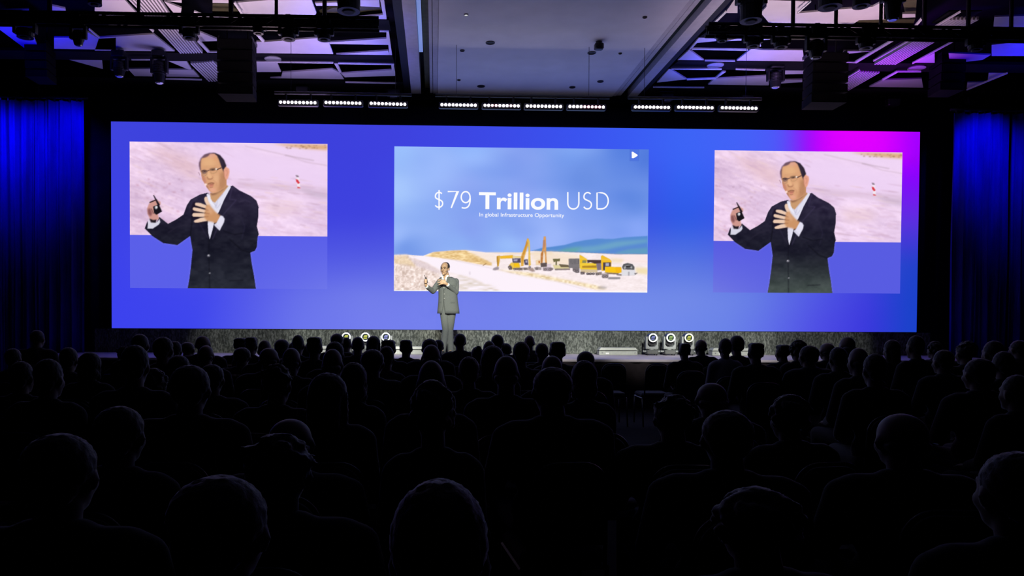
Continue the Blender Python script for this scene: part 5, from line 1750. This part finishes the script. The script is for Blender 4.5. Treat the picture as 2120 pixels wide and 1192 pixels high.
# photo x of the head, photo y of the crown, head width in pixels, hair, build, label
A = [
 # ---- farthest rows, against the stage, from the left curtain to the right curtain
 (75, 683, 26, 'crop', 'm', "tall cropped-haired man with lit cheek, highest head before the left blue curtain"),
 (25, 721, 30, 'short', 'm', "dark head at the left frame edge below the blue curtain, pale ear glint"),
 (140, 719, 35, 'short', 'm', "head with lit temple just beyond the tall man at the left curtain"),
 (183, 729, 44, 'bob', 'f', "bob-haired head low between the left curtain and the video wall"),
 (257, 716, 32, 'messy', 'f', "tousled head below the left end of the video wall"),
 (288, 691, 34, 'crop', 'm', "cropped head with lit right side, first head under the wall's left end"),
 (335, 697, 40, 'short', 'm', "head with thin rim light under the left window's near edge"),
 (362, 706, 24, 'short', 'm', "small far head peeping between two rim-lit heads under the left window"),
 (418, 695, 32, 'bald', 'm', "rim-lit bald head nearest the wall under the left window's middle"),
 (386, 708, 40, 'crop', 'm', "round cropped head with rim light on its right, under the left window"),
 (425, 715, 32, 'bald', 'm', "bald head with a bright rim across its crown, below another rim-lit bald head"),
 (497, 700, 28, 'flat', 'm', "flat-topped dark head under the right half of the left window, beside a square one"),
 (519, 698, 24, 'flat', 'm', "square dark head before the dim end of the mottled skirt"),
 (546, 704, 28, 'bald', 'm', "bald head with bright rim before the dim end of the mottled skirt"),
 (583, 702, 40, 'bob', 'f', "broad low dark head of hair before the mottled skirt below the left window's edge"),
 (616, 693, 24, 'crop', 'm', "small round far head against the mottled skirt, just right of a broad dark one"),
 (611, 707, 30, 'short', 'm', "rim-lit crown directly under the small round far head"),
 (650, 698, 32, 'flat', 'm', "blocky dark head left of the white box edge on the stage"),
 (697, 690, 27, 'cap', 'm', "head in a round cap left of the first stage floor light"),
 (717, 698, 20, 'crop', 'f', "small head right under the first yellow stage floor light"),
 (741, 697, 26, 'crop', 'm', "round head between the first two stage floor lights"),
 (773, 695, 28, 'long', 'f', "straight dark-haired head under the second yellow stage floor light"),
 (803, 704, 30, 'flat', 'm', "flat-topped head right under the blue-cored stage floor light"),
 (840, 704, 26, 'flat', 'm', "angular head turned sideways, left of the slotted box near the presenter"),
 (908, 703, 22, 'short', 'm', "half hidden head just left of the presenter's legs"),
 (890, 701, 34, 'short', 'm', "broad head with rim streak, left of the presenter's legs"),
 (953, 690, 25, 'crop', 'm', "tall squared head and shoulders right beside the presenter's legs"),
 (989, 715, 23, 'bun', 'f', "small tufted head between the presenter and the round-headed viewer"),
 (1030, 692, 27, 'crop', 'm', "round dark head against the mottled skirt right of the presenter"),
 (1013, 705, 28, 'bald', 'm', "rim-lit bald crown under the round dark head right of the presenter"),
 (1046, 710, 28, 'short', 'm', "head tucked right behind the rim-lit bald crown, right of the presenter"),
 (1097, 694, 22, 'bald', 'm', "small far head with a pale band, below the slide's excavators"),
 (1080, 707, 36, 'short', 'm', "broad dark head below the excavators, left of the small banded head"),
 (1122, 710, 28, 'short', 'f', "head with lit ear right of the broad dark head"),
 (1155, 708, 33, 'flat', 'm', "big squared head at the end of the packed block, left of the open gap"),
 (1213, 727, 37, 'cap', 'm', "capped head alone in the gap before the slotted box"),
 (1419, 711, 23, 'flat', 'm', "cropped man in dark jacket before the yellow-ringed floor light"),
 (1454, 703, 24, 'bald', 'm', "egg-shaped bald head right of the yellow-ringed floor light"),
 (1503, 700, 27, 'short', 'f', "head before the half hidden slotted box, leaning to its neighbour"),
 (1527, 694, 30, 'beanie', 'm', "tallest pointed head before the half hidden slotted box"),
 (1567, 710, 31, 'flat', 'm', "tall straight-necked head right of the half hidden slotted box"),
 (1624, 714, 27, 'flat', 'm', "square head at the stage corner below the right window"),
 (1655, 703, 36, 'curly', 'f', "bushy far head before the dim skirt below the right window"),
 (1679, 715, 39, 'short', 'm', "round-topped head with rim on its left under the right window"),
 (1717, 710, 32, 'bald', 'm', "bald head with bright left rim under the right window's middle"),
 (1759, 697, 30, 'bald', 'm', "highest rim-lit head under the right window's middle"),
 (1738, 718, 34, 'short', 'm', "dark head between two rim-lit heads under the right window, broad sloping shoulder"),
 (1783, 720, 36, 'bald', 'm', "bald head with rim arc below the right window's far half"),
 (1850, 703, 30, 'long', 'f', "profile head with glinting forehead under the video wall's right end"),
 (1900, 694, 30, 'short', 'm', "upright head at the video wall's lower right corner"),
 (1938, 706, 28, 'curly', 'm', "curly lit profile just right of the video wall's corner"),
 (1958, 724, 38, 'short', 'm', "dark head with pale cheek below the right blue curtain"),
 (2005, 705, 40, 'messy', 'm', "bearded profile with ruffled hair before the right blue curtain"),
 (2062, 705, 36, 'short', 'm', "profile with spectacles before the right blue curtain"),
 (2114, 704, 34, 'short', 'm', "head cut by the right frame edge before the blue curtain"),
 # ---- middle rows
 (95, 743, 54, 'short', 'm', "dark head with bright rim at its right, below the tall man by the curtain"),
 (40, 748, 44, 'short', 'f', "dark head with a lit cheek line at the lower left, near the frame edge"),
 (277, 714, 56, 'short', 'm', "large dark head under the wall's left end with double rim on its right"),
 (368, 735, 44, 'short', 'm', "dark head with rim at its right below the round cropped head"),
 (318, 762, 54, 'curly', 'f', "curly head with knobbly lit edge, below the left window's near part"),
 (437, 754, 50, 'short', 'm', "low arc-lit head right of the big dark head under the left window"),
 (390, 756, 82, 'short', 'm', "big dark head with frayed right edge under the left window's middle"),
 (500, 719, 36, 'short', 'm', "arched rim-lit head under the left window's far half, in front of a square one"),
 (554, 720, 44, 'bald', 'm', "bald head with complete rim arc below the gap right of the left window"),
 (601, 720, 38, 'bald', 'm', "bald head with purple rim arc, right of another full-arc bald head"),
 (640, 713, 42, 'long', 'f', "long-haired head with sloping right rim, below the blocky dark head"),
 (570, 753, 66, 'messy', 'm', "large head with ragged bright crown, most rim-lit of the middle left"),
 (692, 707, 38, 'short', 'm', "dark head with rim right under the round-capped head"),
 (686, 722, 43, 'bald', 'm', "round bald head with thin right rim, second below the round-capped head"),
 (800, 716, 32, 'short', 'f', "arched head below the blue-cored floor light, behind a flat-topped one"),
 (770, 723, 52, 'short', 'm', "broad arched head below the second floor light"),
 (731, 750, 56, 'bob', 'f', "domed head of hair with double rim below the first floor light"),
 (678, 772, 80, 'long', 'f', "big faint long-haired head, dark centre of the left middle rows"),
 (893, 713, 40, 'bald', 'm', "rim-arced bald head below the broad head left of the presenter's legs"),
 (893, 746, 56, 'bald', 'm', "large arched bald head below the presenter, over a frizzy one"),
 (972, 738, 44, 'short', 'm', "dark head with striped collar below the tall squared head"),
 (1020, 715, 46, 'long', 'f', "long-haired head with strong left rim right of the presenter"),
 (1048, 736, 54, 'bald', 'm', "large round bald head with full rim arc below the excavators"),
 (1146, 736, 45, 'bald', 'm', "round head with rim arc directly over the biggest domed head"),
 (1212, 746, 50, 'bob', 'f', "arched head of hair right under the capped head in the gap"),
 (1815, 732, 45, 'short', 'm', "head with long left rim and neck, over wide shoulders, below the right window"),
 (2035, 742, 58, 'short', 'm', "big dark head with lit ear below the right curtain"),
 (2082, 727, 38, 'short', 'f', "dark head between two profiles before the right curtain"),
 (1478, 793, 74, 'bald', 'm', "domed head with lit left side over the dark lower middle right"),
 (1147, 760, 86, 'short', 'm', "biggest domed head with purple rim below the gap's left end"),
 (898, 787, 92, 'curly', 'f', "big frizzy-haired head with reddish crown right below the presenter"),
 (1397, 817, 90, 'messy', 'm', "large faint head with wispy crown below the middle floor lights"),
 (1642, 817, 86, 'curly', 'm', "large curly head with fuzzy lit crown below the right window"),
 (2113, 776, 48, 'short', 'm', "dim head at the right frame edge below the profiles"),
 # ---- nearest rows, almost black
 (1510, 850, 108, 'short', 'm', "near black dome with faint plum rim, between two lighter fuzzy heads"),
 (1880, 858, 122, 'bald', 'm', "near bald dome with lit left edge, lower right"),
 (597, 869, 104, 'bald', 'm', "near smooth dome with thin arc, behind the tousled nearest head"),
 (572, 898, 164, 'messy', 'm', "nearest tousled head with lit tuft, lower left of centre"),
 (112, 900, 150, 'short', 'm', "near black head with lit ear and neck, lower left corner"),
 (240, 842, 100, 'short', 'f', "barely visible head in the lower left dark beside a bright cuff"),
 (440, 990, 230, 'short', 'm', "nearest huge dark head with faint sloping rim, lower left"),
 (908, 999, 214, 'short', 'm', "nearest huge dark head with rounded rim, bottom centre"),
 (1580, 1012, 220, 'curly', 'f', "nearest curly head with a glinting left curl, bottom right"),
 (2125, 938, 150, 'short', 'm', "near head with lit edge cut by the right frame side"),
]
DIST = [10.31, 7.79, 6.95, 6.11, 8.63, 7.79, 6.95, 8.63, 9.47, 10.31, 7.79, 10.31, 9.47, 7.79, 11.15, 8.63, 10.31, 7.79, 10.31, 11.15, 9.47, 10.31, 8.63, 9.47, 11.15, 8.63, 10.31, 8.63, 9.47, 7.79, 10.31, 11.15, 6.95, 8.63, 7.79, 6.95, 9.47, 10.31, 8.63, 9.47, 7.79, 9.47, 8.63, 7.79, 9.47, 8.63, 6.95, 6.11, 8.63, 7.79, 10.31, 6.95, 7.79, 6.95, 9.47, 4.43, 5.27, 4.43, 6.11, 5.27, 5.27, 3.59, 8.63, 6.95, 6.11, 9.47, 4.43, 6.95, 5.27, 6.95, 6.11, 4.43, 3.59, 6.11, 3.59, 5.27, 6.11, 4.43, 5.27, 4.43, 5.27, 5.27, 6.11, 4.43, 3.59, 2.75, 3.59, 3.59, 4.43, 2.75, 2.75, 2.98, 2.25, 1.95, 2.75, 1.5, 1.05, 1.91, 1.91]  # row distance of each viewer from the camera line
HW = {'long': 1.12, 'bob': 1.15, 'curly': 1.30, 'messy': 1.18, 'short': 1.06, 'beanie': 1.1, 'cap': 1.08}
CROWN = {'short': 1.320, 'crop': 1.314, 'bald': 1.312, 'flat': 1.310, 'messy': 1.338, 'curly': 1.338, 'long': 1.322, 'bob': 1.324, 'bun': 1.330, 'cap': 1.322, 'beanie': 1.347}
random.seed(5)
for i, (x, yt, w, sty, bdy, lab) in enumerate(A):
    d = DIST[i] + 0.04 * math.sin(i * 2.1)
    p = at_y(x, yt, d)
    sz = p.z / CROWN[sty]
    ws = w * d / (0.158 * HW.get(sty, 1.0) * F)
    sx = max(.86, min(1.18, ws)) * (1 if sz > .9 else 1)
    t = thing("person", lab, "person", (p.x, d, 0), random.uniform(-.16, .16), "seated audience")
    t.scale = (sx, max(.9, min(1.08, (sx + sz) / 2)), sz)
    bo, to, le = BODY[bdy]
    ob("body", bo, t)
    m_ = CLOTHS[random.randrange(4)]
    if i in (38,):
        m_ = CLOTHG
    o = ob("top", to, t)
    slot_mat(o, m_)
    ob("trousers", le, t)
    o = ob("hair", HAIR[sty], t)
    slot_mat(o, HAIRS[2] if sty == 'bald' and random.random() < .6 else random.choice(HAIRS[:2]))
    for q in (-1, 1):
        ob("shoe", SHOE_ME, t, (q * .13, .41, 0))
    lw = ("banquet chair of the " + lab).replace(",", "").split()
    cl_ = " ".join(lw[:16])
    while lw[:16] and cl_.split()[-1] in ("the", "of", "a", "and", "by", "its", "before", "under", "below", "on", "right", "with", "from", "at", "over", "left"):
        cl_ = " ".join(cl_.split()[:-1])
    chair(p.x, d - .015, cl_, "occupied audience chairs", t.rotation_euler.z)
for x, y, lab in ((1262, 755, "empty banquet chair in the front row below the slotted box, rim-lit arched back"), (1351, 757, "empty dark banquet chair in the front row below the floor moving lights")):
    c = at_y(x, y, 10.9)
    chair(c.x, 10.9, lab, None)
c = at_y(1485, 771, 9.35)
chair(c.x, 9.35, "empty banquet chair with glinting arched back, before the tall pointed head", None)
c = at_y(838, 757, 10.5)
chair(c.x, 10.5, "empty banquet chair with double-lined top rail, below the slotted box near the presenter", None)
